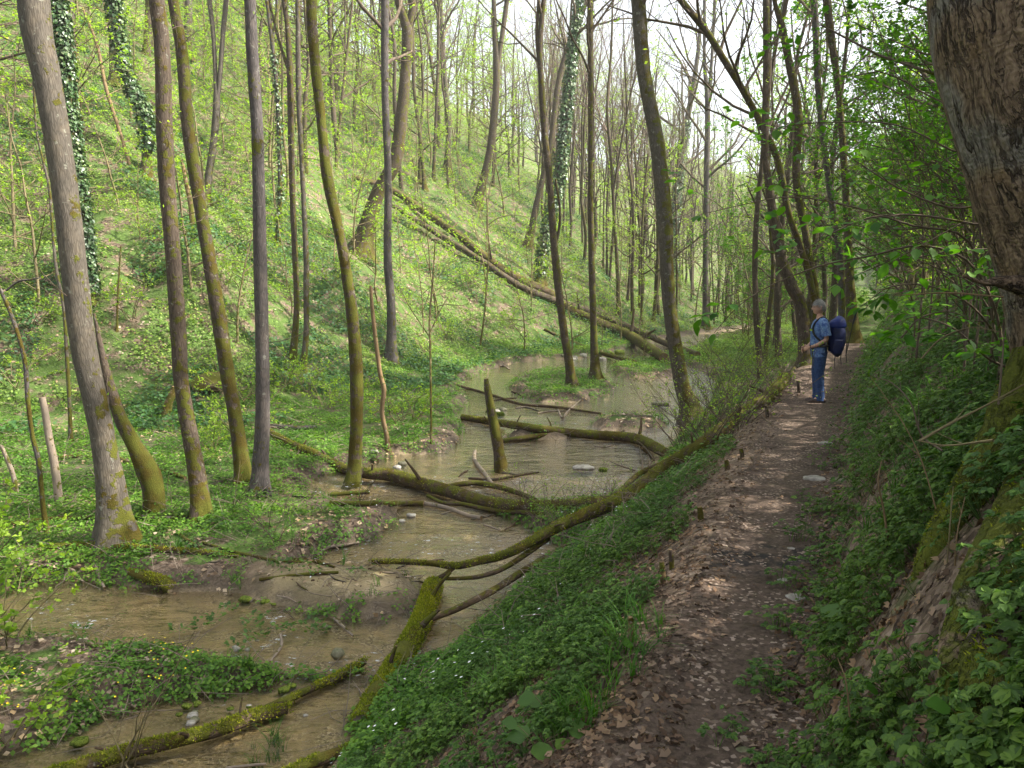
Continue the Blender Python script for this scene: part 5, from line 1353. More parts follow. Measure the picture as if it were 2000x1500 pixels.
# 1. near bank left and right of the path: herbs
ROOTS = [pxd(u, v, d)[:2] for u, v, d in [(1935, 1040, 2.3), (1893, 1140, 2.14), (1872, 1240, 1.98), (1862, 1330, 1.86), (1960, 980, 2.45), (1912, 930, 2.9), (1862, 1010, 2.8), (1812, 1090, 2.7), (1840, 1050, 2.75)]]
x, y = field(34000, 1.1, 17, -200, 2400, 1.35)
rk = np.ones(len(x), bool)
for q_ in ROOTS: rk &= np.hypot(x - q_[0], y - q_[1]) > .09
x, y = x[rk], y[rk]
z, s, dl, dp, dr, inp = zones(x, y)
pn = fbm(x * 1.5, y * 1.5, o=3, s=50); pf = fbm(x * 4, y * 4, o=2, s=51)
bank = (dp > .25) & (s > .04) & (zpath(y) - z < 2.3) & (dl < 0) & (z > zw(y) + .22)
den_b = np.clip((pn - .44) * 6 + .62, .15, 1) * np.clip((pf - .40) * 9 + .3, .08, 1) * np.clip((dp - .25) / .4, 0, 1)
right = dr > .02
den_r = np.clip((pn - .38) * 6 + .55, 0, 1)
edge_r = (dr > -.35) & (dr <= .02) & (pf > .60)
keep = (bank & (rs.rand(len(x)) < den_b)) | (right & (rs.rand(len(x)) < den_r)) | (edge_r & (rs.rand(len(x)) < .5))
x, y, z = x[keep], y[keep], z[keep]
dd = y
mb = MB(); near = dd < 9
put(mb, HN + HN2, x[near], y[near], z[near], .55 + .65 * rs.rand(near.sum()))
put(mb, HM, x[~near], y[~near], z[~near], .7 + .6 * rs.rand((~near).sum()))
tag(mb.build('ground_cover', [LF_HERB]), 'low dark green woodland herbs covering both banks beside the path', 'ground cover', kind='stuff')

# 1b. herbs crowding the outer edge of the path
x, y = field(15000, 1.6, 9.5, 300, 1560, 1.3)
z, s, dl, dp, dr, inp = zones(x, y)
pf = fbm(x * 2.6, y * 2.6, o=3, s=53)
keep = (dp > .22) & (dp < 3.0) & (s > .05) & (rs.rand(len(x)) < np.clip((pf - .49) * 12 + .30, 0, 1)) & (z > zw(y) + .25)
x, y, z = x[keep], y[keep], z[keep]
mb = MB(); put(mb, HN + HN2, x, y, z, .45 + .6 * rs.rand(len(x)))
tag(mb.build('ground_cover', [LF_HERB]), 'patchy green herbs along the outer edge of the footpath', 'ground cover', kind='stuff')

# 2. valley floor herbs
x, y = field(100000, 5.5, 46, -260, 1700, 1.4)
z, s, dl, dp, dr, inp = zones(x, y)
pn = fbm(x * .9, y * .9, o=3, s=60)
floor_ = (s > .03) & (dl < 1.2) & (dp > .6) & (z < zw(y) + .75)
gp = fl(690, 1155); gb = np.exp(-(((x - gp[0]) / 1.1) ** 2 + ((y - gp[1]) / .6) ** 2))
keep = floor_ & (rs.rand(len(x)) < np.clip((pn - .40) * 7 + .55, .10, 1)) & (gb < .35)
x, y, z = x[keep], y[keep], z[keep]
mb = MB(); put(mb, HM, x, y, z, (.42 + .45 * rs.rand(len(x))) * (1 + .022 * y))
tag(mb.build('ground_cover', [LF_FLOOR]), 'bright green herbs carpeting the flat valley floor', 'ground cover', kind='stuff')

# 3. left slope and far slopes
x, y = field(125000, 15, 135, -200, 1720, 1.55)
z, s, dl, dp, dr, inp = zones(x, y)
pn = fbm(x * .55, y * .55, o=4, s=70)
keep = ((dl > .2) | ((y > 30) & (s > .3) & ~inp)) & (rs.rand(len(x)) < np.clip((pn - .47) * 9 + .75, .08, 1))
x, y, z = x[keep], y[keep], z[keep]
mb = MB(); put(mb, HF, x, y, z, (.55 + .55 * rs.rand(len(x))) * (.75 + .011 * y))
tag(mb.build('ground_cover', [LF_SLOPE]), 'sunlit light green herbs covering the left hillside', 'ground cover', kind='stuff')

# 3b. darker, taller clumps scattered over slope and valley edge
x, y = field(46000, 15, 90, -200, 1560, 1.5)
z, s, dl, dp, dr, inp = zones(x, y)
pn = fbm(x * .45 + 9, y * .45, o=2, s=73)
keep = (dl > -2) & (s > .3) & (dp > 1.5) & (pn > .545)
x, y, z = x[keep], y[keep], z[keep]
mb = MB(); put(mb, HF, x, y, z + .06, (.8 + .6 * rs.rand(len(x))) * (.8 + .010 * y))
tag(mb.build('ground_cover', [LF_CLUMP]), 'dark green clumps of taller herbs and ivy on the left hillside', 'ground cover', kind='stuff')

# 4. right far bank
x, y = field(16000, 12, 70, 1560, 2250, 1.5)
z, s, dl, dp, dr, inp = zones(x, y)
keep = (dr > .1)
x, y, z = x[keep], y[keep], z[keep]
mb = MB(); put(mb, HF, x, y, z, (.5 + .5 * rs.rand(len(x))) * (.7 + .011 * y))
tag(mb.build('ground_cover', [LF_FLOOR]), 'green herbs and seedlings on the steep bank beyond the bend', 'ground cover', kind='stuff')

# 5. dead leaves
x, y = field(110000, 1.1, 17, -100, 2250, 1.5)
z, s, dl, dp, dr, inp = zones(x, y)
pn = fbm(x * 2.2, y * 2.2, o=3, s=80)
w = np.where(inp, np.where(np.minimum(-dp, -dr) < .22, .55, .02 + .07 * (pn > .55)), 0)
w = np.where((dp > 0) & (dp < .8), .95, w)
w = np.where((dp >= .8) & (s > .1) & (z > zw(y) + .2), .42, w)
w = np.where((dr > -.25) & (dr < .25), np.maximum(w, .6), w)
w = np.where(dr >= .25, .28, w)
keep = rs.rand(len(x)) < w
x, y, z = x[keep], y[keep], z[keep]; n = len(x)
mb = MB(); nn = nrm_at(x, y); a = rs.rand(n) * 6.28
D = np.stack([np.cos(a), np.sin(a), rs.randn(n) * .3], 1); D = D - nn * ((D * nn).sum(1, keepdims=True)) * .9
LD = (np.array([(0, 0, 0), (.2, .38, .10), (.55, .2, .02), (.62, .44, .12), (1, 0, -.05), (.62, -.44, .16), (.55, -.2, .02), (.2, -.38, .05)]), np.array([(0, 2, 1, 1), (0, 4, 3, 2), (0, 6, 5, 4), (0, 0, 7, 6)]))
LD = (LD[0], np.array([(0, 4, 2, 1), (0, 7, 6, 4), (2, 4, 3, 3), (6, 5, 4, 4)]))
# all-quad lobed leaf
LD = (np.array([(0, 0, .0), (.18, .36, .12), (.5, .18, .02), (.7, .42, .14), (1, 0, .02), (.7, -.42, .02), (.5, -.18, .05), (.18, -.36, .10)]), np.array([(0, 6, 2, 1), (6, 4, 3, 2), (0, 7, 6, 6), (6, 5, 4, 4)]))
LD = (LD[0], np.array([(0, 6, 2, 1), (6, 4, 3, 2)]))
leaves(mb, np.stack([x, y, z + .006 + .022 * rs.rand(n)], 1), D, nn + rs.randn(n, 3) * .45, .016 + .040 * rs.rand(n) ** 1.6, LD, 0, 1.0, .15)
tag(mb.build('leaf_litter', [LF_DEAD]), 'crumpled brown dead leaves strewn along the path edges and bank', 'leaf litter', kind='stuff')

# 5b. dead leaves on the valley floor and the sunny slope
x, y = field(60000, 6, 75, -260, 1650, 1.5)
z, s, dl, dp, dr, inp = zones(x, y)
pn = fbm(x * .8, y * .8, o=3, s=83)
keep = (s > -.02) & (dp > 1) & (z < zw(y) + 40) & (rs.rand(len(x)) < np.clip((pn - .48) * 6 + .3, .04, 1))
x, y, z = x[keep], y[keep], z[keep]; n = len(x)
mb = MB(); nn = nrm_at(x, y); a = rs.rand(n) * 6.28
D = np.stack([np.cos(a), np.sin(a), rs.randn(n) * .2], 1); D = D - nn * ((D * nn).sum(1, keepdims=True)) * .9
leaves(mb, np.stack([x, y, z + .01 + .05 * rs.rand(n)], 1), D, nn + rs.randn(n, 3) * .4, (.035 + .05 * rs.rand(n)) * (.8 + .022 * y), LEAF1, 0, 1.1, .1)
tag(mb.build('leaf_litter', [LF_DEAD2]), 'pale dry leaves lying among the herbs of valley floor and slope', 'leaf litter', kind='stuff')
# thin dead twigs lying and sticking up everywhere
x, y = field(9000, 6, 55, -200, 1560, 1.5)
z, s, dl, dp, dr, inp = zones(x, y)
keep = (s > -.15) & (dp > .6); x, y, z = x[keep], y[keep], z[keep]; n = len(x); a = rs.rand(n) * 6.28
L = .12 + .5 * rs.rand(n) ** 2 * (1 + .02 * y); D = np.stack([np.cos(a), np.sin(a), rs.rand(n) * .8], 1); nn = nrm_at(x, y); D = norm(D - nn * (D * nn).sum(1, keepdims=True) * .7 + nn * (.1 + .5 * rs.rand(n, 1) ** 2))
P3 = np.stack([x, y, z + .01], 1)[:, None] + D[:, None] * (np.array([0, .5, 1])[None, :, None] * L[:, None, None]) + rs.randn(n, 3, 3) * .02
mb = MB(); tubes(mb, P3, (.0025 + .0035 * rs.rand(n))[:, None] * (1 + .03 * y)[:, None] * np.array([[1, .8, .4]]), 3)
tag(mb.build('twigs', [BARK_PALE]), 'thin dead twigs strewn over valley floor and slope', 'twigs', kind='stuff')

# 6. grass
x, y = field(5000, 1.5, 26, -200, 2200, 1.4)
z, s, dl, dp, dr, inp = zones(x, y)
pn = fbm(x * 1.3, y * 1.3, o=2, s=90)
keep = (((dp > .7) & (dp < 1.7) & (pn > .60)) | ((dr > .05) & (dr < .8) & (pn > .58)) | ((s > .05) & (s < .6) & (dp > 2) & (dl < 0) & (pn > .52))) 
x, y, z = x[keep], y[keep], z[keep]
gx = [at(1240, 1270), at(1255, 1215), at(1262, 1235), at(1205, 1320), at(1140, 1390), at(1150, 1420), at(1100, 1440), at(500, 1500), at(530, 1480), at(515, 1460), at(450, 1300), at(480, 1305), at(350, 1070)]
ex = np.array([[g[0] + rs.randn() * .07, g[1] + rs.randn() * .07] for g in gx for _ in range(5)])
x = np.r_[x, ex[:, 0]]; y = np.r_[y, ex[:, 1]]; z = np.r_[z, terrain(ex[:, 0], ex[:, 1])]
mb = MB(); put(mb, GT, x, y, z, .7 + .6 * rs.rand(len(x)), .25)
tag(mb.build('grass', [LF_GRASS]), 'loose tufts of green grass on the banks', 'grass', kind='stuff')

# 7. flowers among the herbs
x, y = field(5000, 5, 14, 600, 1500, 1.2)
z, s, dl, dp, dr, inp = zones(x, y)
keep = (dp > 1.2) & (s > .0) & (z > zw(y) + .1) & (fbm(x * 1.2, y * 1.2, o=2, s=95) > .56) & (rs.rand(len(x)) < .10)
mb = MB(); put(mb, [flower(1, .012)], x[keep], y[keep], z[keep], .8 + .5 * rs.rand(keep.sum()))
tag(mb.build('flowers', [FL_WHITE]), 'tiny white anemones dotted over the bank herbs', 'flowers', kind='stuff')
x, y = field(6000, 6, 12, -250, 500, 1.2)
z, s, dl, dp, dr, inp = zones(x, y)
keep = (s > .1) & (fbm(x * 1.2, y * 1.2, o=2, s=96) > .5) & (y < 9) & (rs.rand(len(x)) < .28)
mb = MB(); put(mb, [flower(2, .010)], x[keep], y[keep], z[keep], .8 + .5 * rs.rand(keep.sum()))
tag(mb.build('flowers', [FL_YELLOW]), 'yellow spring flowers scattered over the near left green bank', 'flowers', kind='stuff')
# ------------------------------------------------------------------ the big maple at the right edge
def big_tree():
    d = 3.0
    U = [(2150, -420), (2172, -120), (2200, 100), (2232, 250), (2262, 400), (2290, 550), (2296, 700), (2296, 850), (2296, 1000), (2290, 1120), (2280, 1250)]
    Wd = [560, 600, 610, 590, 572, 560, 540, 530, 540, 590, 680]
    pts = [(u, v, w) for (u, v), w in zip(U, Wd)][::-1]
    P, Rr = px_line(pts, d)
    g = (P[0, 0], P[0, 1], H(P[0, 0], P[0, 1]) - .3)
    P[0, 2] = min(P[0, 2], g[2])
    root = empty('tree', (P[0, 0], P[0, 1], P[0, 2]), 'huge flaky-barked trunk at the right edge, roots flaring over the bank', 'tree')
    og = tuple(P[0]); rs = np.random.RandomState(5)
    P, Rr = extend_up(P, Rr, 17, rs, .12)
    S, SR = spline(P, 420, Rr)
    mb = MB()
    trunk_mesh(mb, S, SR, 110, .03, -.55, (.75, -.3, 0), .75, 11, .0, (False, True), .035)
    mb.build('trunk', [BARK_BIG, WOOD_CUT], root, og)
    # roots running down the bank
    for k, (pts, dd, w, mo) in enumerate([
        ([(2160, 640, 260), (2125, 800, 180), (2060, 930, 130), (1990, 1040, 105), (1930, 1140, 92), (1896, 1240, 84), (1874, 1330, 74), (1872, 1420, 50)], [2.80, 2.72, 2.58, 2.30, 2.14, 1.98, 1.86, 1.80], 1, .22),
        ([(2070, 720, 160), (2000, 840, 130), (1940, 930, 105), (1885, 1010, 90), (1835, 1090, 70), (1800, 1160, 30)], [3.05, 3.0, 2.92, 2.84, 2.78, 2.78], 1, .55),
        ([(2100, 1000, 200), (2040, 1120, 170), (1990, 1230, 150), (1950, 1330, 130), (1930, 1450, 90)], [2.5, 2.15, 1.95, 1.78, 1.66], 1, .1)]):
        RP = np.array([pxd(p[0], p[1], q) for p, q in zip(pts, dd)]); RRr = np.array([p[2] * .5 / F * q for p, q in zip(pts, dd)])
        RS, RR_ = spline(RP, 70, RRr)
        mb = MB(); trunk_mesh(mb, RS, RR_, 36, .08, mo, (-.5, -.1, .25), 0, 23 + k, 0, (False, False), .09)
        mb.build('root', [BARK_BIG, WOOD_CUT], root, og)
        m2 = MB(); n = [2600, 9000, 5000][k]; i = rs.randint(0, len(RS), n); a = rs.rand(n) * 6.28
        T = norm(np.gradient(RS, axis=0))[i]; sd_ = norm(np.cross(T, np.array([0, 1.0, 0]))); uv = np.cross(sd_, T)
        o = sd_ * np.cos(a)[:, None] + uv * np.sin(a)[:, None]; c = RS[i] + o * (RR_[i] * .99)[:, None]
        kp = (fbm(c[:, 0] * 6, c[:, 1] * 6, c[:, 2] * 6, o=2, s=14) > [.52, .34, .46][k])
        leaves(m2, c[kp], norm(o + rs.randn(n, 3) * .6 + np.array([0, 0, -.4]))[kp], rs.randn(n, 3)[kp], (.010 + .014 * rs.rand(n))[kp], LEAF1, 0, .45)
        tag(m2.build('moss', [LF_MOSS], root, og), kind='stuff')
    # broken twig stub on the left side
    a = pxd(2010, 560, 2.85); b = pxd(1950, 550, 2.8); c = pxd(1920, 552, 2.78); e = pxd(1880, 538, 2.76)
    St, SRt = spline(np.array([a, b, c, e]), 22, np.array([.045, .020, .010, .004]))
    mb = MB(); trunk_mesh(mb, St, SRt, 14, .05, -.4, None, 0, 77, 0, (False, True), .06); mb.build('branch_stub', [BARK_BIG, WOOD_CUT], root, og)
    # limbs and crown
    top = S[-90:]; mb = MB()
    crown_mesh(mb, rs, spline(top, 10), np.linspace(.2, .08, 10), 14, 6, 4, .1, .55, 1.0, .2, 14, .14, flat=.6)
    mb.build('crown', [TWIG, LF_BRIGHT], root, og)
big_tree()

# ------------------------------------------------------------------ leafy branches hanging in front of the valley at the right
def leafy_branch(pts, dd, label, leaf=.062, per=9, twigs=7, lm=LF_BRIGHT, r0=.009, root_name='shrub', twl=.45, mossy=0):
    rs = np.random.RandomState(int(pts[0][0] + pts[0][1]))
    P = np.array([pxd(u, v, d) for (u, v), d in zip(pts, dd)])
    bx, by = P[0, 0] + .22, P[0, 1] + .1
    bz = H(bx, by)
    if bz < P[0, 2] - .15: P = np.vstack([[bx, by, bz - .05], [bx + .02, by, (bz + P[0, 2]) / 2], P])      # rises from the bank
    S, SR = spline(P, 32, np.linspace(r0, .0018, len(P)))
    root = empty(root_name, tuple(S[0]), label, 'branch' if root_name == 'leafy_branch' else 'shrub'); og = tuple(S[0])
    mb = MB(); tubes(mb, S, SR, 6)
    A, RA = grow(rs, S[None], SR[None], twigs, .15, .95, twl, .75, .05, 6, .10); RA = np.clip(RA, .0014, .005)
    tubes(mb, A, RA, 4)
    B, RB = grow(rs, A, RA, 3, .2, .95, .4, .7, .05, 4, .1); RB = np.clip(RB, .001, .003); tubes(mb, B, RB, 3)
    mb.build('stem', [TWIG], root, og)
    lb = MB()
    for Q, pp in ((A, per), (B, per // 2), (S[None], per)):
        Bn, n, _ = Q.shape
        for k in range(Bn):
            t = np.linspace(.25, 1, max(pp // 2, 2)); f = t * (n - 1); i = np.minimum(f.astype(int), n - 2); w = (f - i)[:, None]
            c = Q[k, i] * (1 - w) + Q[k, i + 1] * w; tan = norm(Q[k, i + 1] - Q[k, i])
            sd_ = norm(np.cross(tan, np.array([0, 0, 1.0]) + rs.randn(len(t), 3) * .2))
            for sg in (1, -1):
                dr_ = norm(tan * .55 + sd_ * sg + np.array([0, 0, -.35]) + rs.randn(len(t), 3) * .3)
                kp = rs.rand(len(t)) < .8
                pr = np.array([proj(*q_) for q_ in c]); kp &= ~((pr[:, 0] > 1545) & (pr[:, 0] < 1660) & (pr[:, 1] > 565) & (pr[:, 1] < 800))
                leaves(lb, c[kp] + dr_[kp] * .006, dr_[kp], (np.array([0, 0, 1.0]) + rs.randn(len(t), 3) * .3)[kp], (leaf * (.55 + .6 * rs.rand(len(t))))[kp], LEAFB, 0, 1.0)
    lb.build('leaves', [lm], root, og)
LEAFB = (np.array([(0, 0, 0), (.18, .22, .03), (.5, .33, .07), (.82, .17, .04), (1.05, 0, -.06), (.82, -.17, .04), (.5, -.33, .07), (.18, -.22, .03), (.5, 0, 0)]),
         np.array([(0, 8, 2, 1), (8, 4, 3, 2), (0, 7, 6, 8), (8, 6, 5, 4)]))
BR = [
    ([(1920, 330), (1850, 290), (1755, 245), (1650, 238), (1545, 245), (1480, 262)], [4.6, 4.6, 4.7, 4.8, 4.9, 5.0], 'long arching leafy branch crossing in front of the far trunks, highest broad-leaved one'),
    ([(1960, 455), (1902, 438), (1790, 420), (1700, 425), (1632, 452), (1570, 490), (1527, 525)], [4.0, 4.0, 4.1, 4.2, 4.2, 4.3, 4.3], 'leafy branch arching down to the left towards the hiker'),
    ([(1940, 420), (1850, 405), (1760, 370), (1680, 320), (1620, 285), (1560, 300)], [4.4, 4.4, 4.5, 4.6, 4.7, 4.7], 'broad-leaved branch between the two arching leafy ones'),
    ([(1900, 520), (1800, 480), (1700, 500), (1600, 520), (1500, 560), (1440, 600), (1395, 650)], [4.2, 4.2, 4.3, 4.4, 4.5, 4.5, 4.6], 'low drooping leafy branch reaching farthest left over the stream valley'),
    ([(1890, 470), (1780, 440), (1650, 400), (1540, 385), (1450, 400), (1365, 420)], [4.6, 4.6, 4.7, 4.8, 4.9, 5.0], 'straight leafy branch stretched left across the bare valley trees'),
    ([(1880, 250), (1800, 180), (1720, 140), (1640, 150), (1560, 90)], [5.2, 5.3, 5.4, 5.5, 5.6], 'leafy branch near the top beside the big flaky trunk'),
    ([(1870, 150), (1790, 100), (1700, 60), (1620, 20)], [5.6, 5.7, 5.8, 5.9], 'topmost leafy branch beside the big flaky trunk'),
    ([(1900, 600), (1820, 560), (1740, 560), (1680, 600)], [4.4, 4.4, 4.5, 4.5], 'leafy branch hanging over the bank right of the hiker'),
    ([(1930, 700), (1860, 640), (1780, 620), (1720, 650)], [4.0, 4.0, 4.1, 4.1], 'leafy branch low over the bank beside the big trunk'),
]
for pts, dd, lab in BR:
    leafy_branch(pts, dd, lab, leaf=.076, per=6, twigs=5, root_name='leafy_branch')
rs = np.random.RandomState(9)
for i, (u0, v0, u1, v1, d) in enumerate([(1850, 480, 1600, 60, 7), (1880, 430, 1700, 20, 7.5), (1820, 500, 1560, 250, 8), (1900, 400, 1780, 0, 6.5), (1760, 520, 1640, 180, 9), (1860, 350, 1640, 330, 7), (1800, 300, 1560, 150, 8.5), (1850, 520, 1700, 300, 6.5), (1780, 250, 1680, -40, 8), (1900, 560, 1740, 420, 6)]):
    um, vm = (u0 + u1) / 2 + rs.randn() * 30, (v0 + v1) / 2 - 30
    leafy_branch([(u0, v0), (um, vm), (u1, v1)], [d, d + .2, d + .5], ['fine-leaved spray rising to the top beside the big trunk', 'second fine-leaved spray rising beside the big trunk', 'fine-leaved spray slanting over the mossy path-bend trunk', 'fine-leaved spray nearest the big trunk near the top', 'fine-leaved spray behind the broad-leaved branches', 'level fine-leaved spray in front of the bank trees', 'fine-leaved spray reaching to the forked mossy trunk', 'short fine-leaved spray at mid height over the bank', 'steep fine-leaved spray below the top edge', 'lowest fine-leaved spray over the dark bank'][i],
                 leaf=.045, per=12, twigs=12, root_name='leafy_branch', r0=.012)

# dry bramble stems and twigs on the right bank
rs = np.random.RandomState(31)
for i, (pts, dd) in enumerate([
        ([(1795, 862), (1860, 825), (1930, 790), (2010, 745)], [2.7, 2.7, 2.6, 2.5]), ([(1830, 1000), (1800, 900), (1760, 820), (1700, 735)], [3.0, 3.1, 3.2, 3.4]),
        ([(1840, 880), (1800, 850), (1780, 790), (1745, 750), (1705, 735)], [2.9, 3.0, 3.0, 3.1, 3.2]), ([(1940, 860), (1850, 870), (1790, 860)], [2.4, 2.6, 2.7]),
        ([(1960, 580), (1850, 572), (1745, 577)], [3.2, 3.4, 3.8]), ([(1950, 790), (1958, 700), (1962, 640)], [2.9, 2.9, 2.9]),
        ([(1850, 1100), (1856, 1020), (1862, 950)], [2.6, 2.6, 2.7]), ([(1865, 1105), (1870, 1040), (1885, 970)], [2.5, 2.5, 2.6]),
        ([(2010, 1330), (1980, 1370), (1930, 1430), (1870, 1500)], [1.8, 1.9, 1.9, 1.9]), ([(1800, 700), (1840, 660), (1900, 640), (1960, 650)], [3.6, 3.6, 3.6, 3.5]),
        ([(1735, 1055), (1725, 990), (1715, 940), (1722, 900)], [3.3, 3.3, 3.3, 3.4]), ([(1760, 660), (1800, 620), (1860, 610), (1920, 640)], [4.5, 4.5, 4.5, 4.4]),
        ([(1895, 1180), (1900, 1120), (1912, 1060)], [2.3, 2.35, 2.4]), ([(1660, 1400), (1652, 1330), (1636, 1285)], [2.2, 2.2, 2.25])]):
    P = np.array([pxd(u, v, d * .96) for (u, v), d in zip(pts, dd)])
    S, SR = spline(P, 20, np.linspace(.0045, .0018, len(P)) * rs.choice([.7, 1, 1.3]))
    mb = MB(); tubes(mb, S, SR, 5, moss=-.6)
    A, RA = grow(rs, S[None], SR[None], 2, .3, .9, .25, .6, .05, 4); tubes(mb, A, RA * .8, 4, moss=-.6)
    o = mb.build('dry_stem', [[STEM_YOUNG, WOOD_CUT, TWIG][i % 3]], None, tuple(S[0]))
    tag(o, ['tan bramble stem slanting in front of the big trunk', 'brown bare stem rising left from the dead leaf clump', 'kinked brown twig beside the brown bare stem', 'level dry stem crossing the mossy root', 'thin level twig under the broken side stub', 'upright twig touching the big trunk', 'left one of two hanging pale stems by the mossy root', 'right one of two hanging pale stems by the mossy root', 'curved tan stem in the bottom right herbs', 'dry arching stem high on the bank next to the trunk', 'slim bent green-yellow stalk over the litter edge', 'dry arching stem behind the leafy branches on the bank', 'short pale stalk in front of the pinkish root', 'thin stalk in the herbs at the nearest path edge'][i], 'dry stem')

# big-leaved plants close by
def leafplant(u, v, n, size, label, h=.12, seed=0, lm=LF_BRIGHT, d=None, wid=1.6):
    g = at(u, v); rs = np.random.RandomState(seed); mb = MB(); lb = MB(); z = H(g[0], g[1])
    root = empty('plant', (g[0], g[1], z), label, 'plant')
    for k in range(n):
        a = k * 2.4 + rs.randn() * .3; r = h * (.3 + .7 * rs.rand()); t = np.array([math.cos(a) * r, math.sin(a) * r, h * (.5 + .7 * rs.rand())])
        tubes(mb, np.array([[0, 0, -.02], t * [.3, .3, .6], t]) + np.array([g[0], g[1], z]), np.array([.003, .002, .0015]), 4)
        leaves(lb, [t + np.array([g[0], g[1], z])], [[math.cos(a), math.sin(a), -.2 + .3 * rs.randn()]], [[rs.randn() * .2, -.35, 1]], [size * (.7 + .5 * rs.rand())], LEAFB, 0, wid)
    mb.build('stems', [STEM_YOUNG], root, (g[0], g[1], z)); lb.build('leaves', [lm], root, (g[0], g[1], z))
leafplant(1915, 1465, 8, .075, 'broad heart-leaved plant in the bottom right corner', .09, 1)
leafplant(1668, 1240, 5, .10, 'dark large-leaved ivy sprig at the right path edge', .09, 2, LF_HERB)
leafplant(1075, 1420, 7, .085, 'bluish large-leaved plant in the herbs low on the near bank', .12, 3, LF_HERB)
leafplant(1050, 1480, 8, .085, 'large-leaved plant at the bottom edge beneath the bluish one', .12, 4, LF_HERB)
leafplant(1200, 1290, 5, .06, 'small broad-leaved plant beside the dark rotten stake', .08, 5)
leafplant(1850, 965, 6, .05, 'ivy sprig under the big dead leaf clump', .07, 6, LF_HERB)
leafplant(1735, 1390, 6, .06, 'leafy sprig at the bottom right path edge', .08, 7, LF_BRIGHT)
# watercress tufts in the pool
for i, (u, v) in enumerate([(445, 1192), (418, 1210), (500, 1208), (490, 1225), (400, 1222), (355, 1232), (500, 1245), (465, 1265), (550, 1228), (610, 1222), (620, 1235), (575, 1230), (155, 1235)]):
    g = ray_fn(u, v, surf, 60); mb = MB(); rs = np.random.RandomState(900 + i); n = 26
    a = rs.rand(n) * 6.28; r = .13 * np.sqrt(rs.rand(n)); c = np.stack([g[0] + np.cos(a) * r, g[1] + np.sin(a) * r * .7, g[2] + .01 + .05 * rs.rand(n)], 1)
    leaves(mb, c, np.stack([np.cos(a), np.sin(a), .3 + rs.randn(n) * .4], 1), np.stack([rs.randn(n) * .4, rs.randn(n) * .4, np.ones(n)], 1), .035 + .03 * rs.rand(n), LEAF2, 0, 1.1)
    o = mb.build('water_plant', [LF_HERB], None, (g[0], g[1], g[2])); tag(o, 'dark green tuft of watercress in the rippling lower pool', 'water plant', 'watercress tufts in the lower pool')
# moss cushions on the low islands
rs = np.random.RandomState(66)
for i, (u, v, w) in enumerate([(480, 1172, 26), (520, 1176, 22), (535, 1180, 16), (365, 1380, 20), (385, 1374, 16), (350, 1396, 14), (570, 1340, 18), (555, 1348, 24), (155, 1450, 34), (450, 1385, 14), (486, 1380, 12)]):
    stone(u, v, w, .45, 'bright green moss cushion at the water\'s edge', MOSSM, 'moss_cushion', 'moss cushions along the water', 'moss')
# ------------------------------------------------------------------ the hiker
SKIN = simple('skin', (.42, .24, .17), (.50, .30, .22), 20, .55, .1, .003)
HAIR = simple('grey hair', (.20, .19, .18), (.38, .37, .35), 60, .8, .6, .01)
JEANS = simple('blue jeans', (.016, .036, .105), (.036, .072, .175), 30, .9, .5, .006)
SHOE = simple('brown shoe leather', (.05, .035, .03), (.10, .07, .06), 20, .7, .4, .005)
PACK = simple('dark blue pack nylon', (.004, .007, .04), (.008, .015, .075), 10, .6, .5, .01)
PACK2 = simple('bright blue pack nylon', (.006, .015, .10), (.012, .028, .16), 10, .55, .5, .01)
BLACK = simple('black webbing', (.010, .010, .013), (.02, .02, .025), 20, .7, .3, .004)
METAL = simple('thin metal rim', (.2, .15, .12), (.3, .22, .18), 20, .4, .1, .002)
def shirt_mat():
    n = NT('blue patterned shirt'); tc = n.n('TexCoord').outputs['Object']
    a = n.noise(tc, 16, 4, .7); b = n.noise(tc, 42, 3, .6)
    c = n.mix(n.step(a, .4, .6), (.045, .09, .26), (.12, .21, .40)); c = n.mix(n.math('MULTIPLY', n.step(b, .58, .66), .6), c, (.28, .40, .50))
    return n.done(n.bsdf(c, .9, bump=n.noise(tc, 9, 3), bstr=.7, bdist=.02))
SHIRT = shirt_mat()

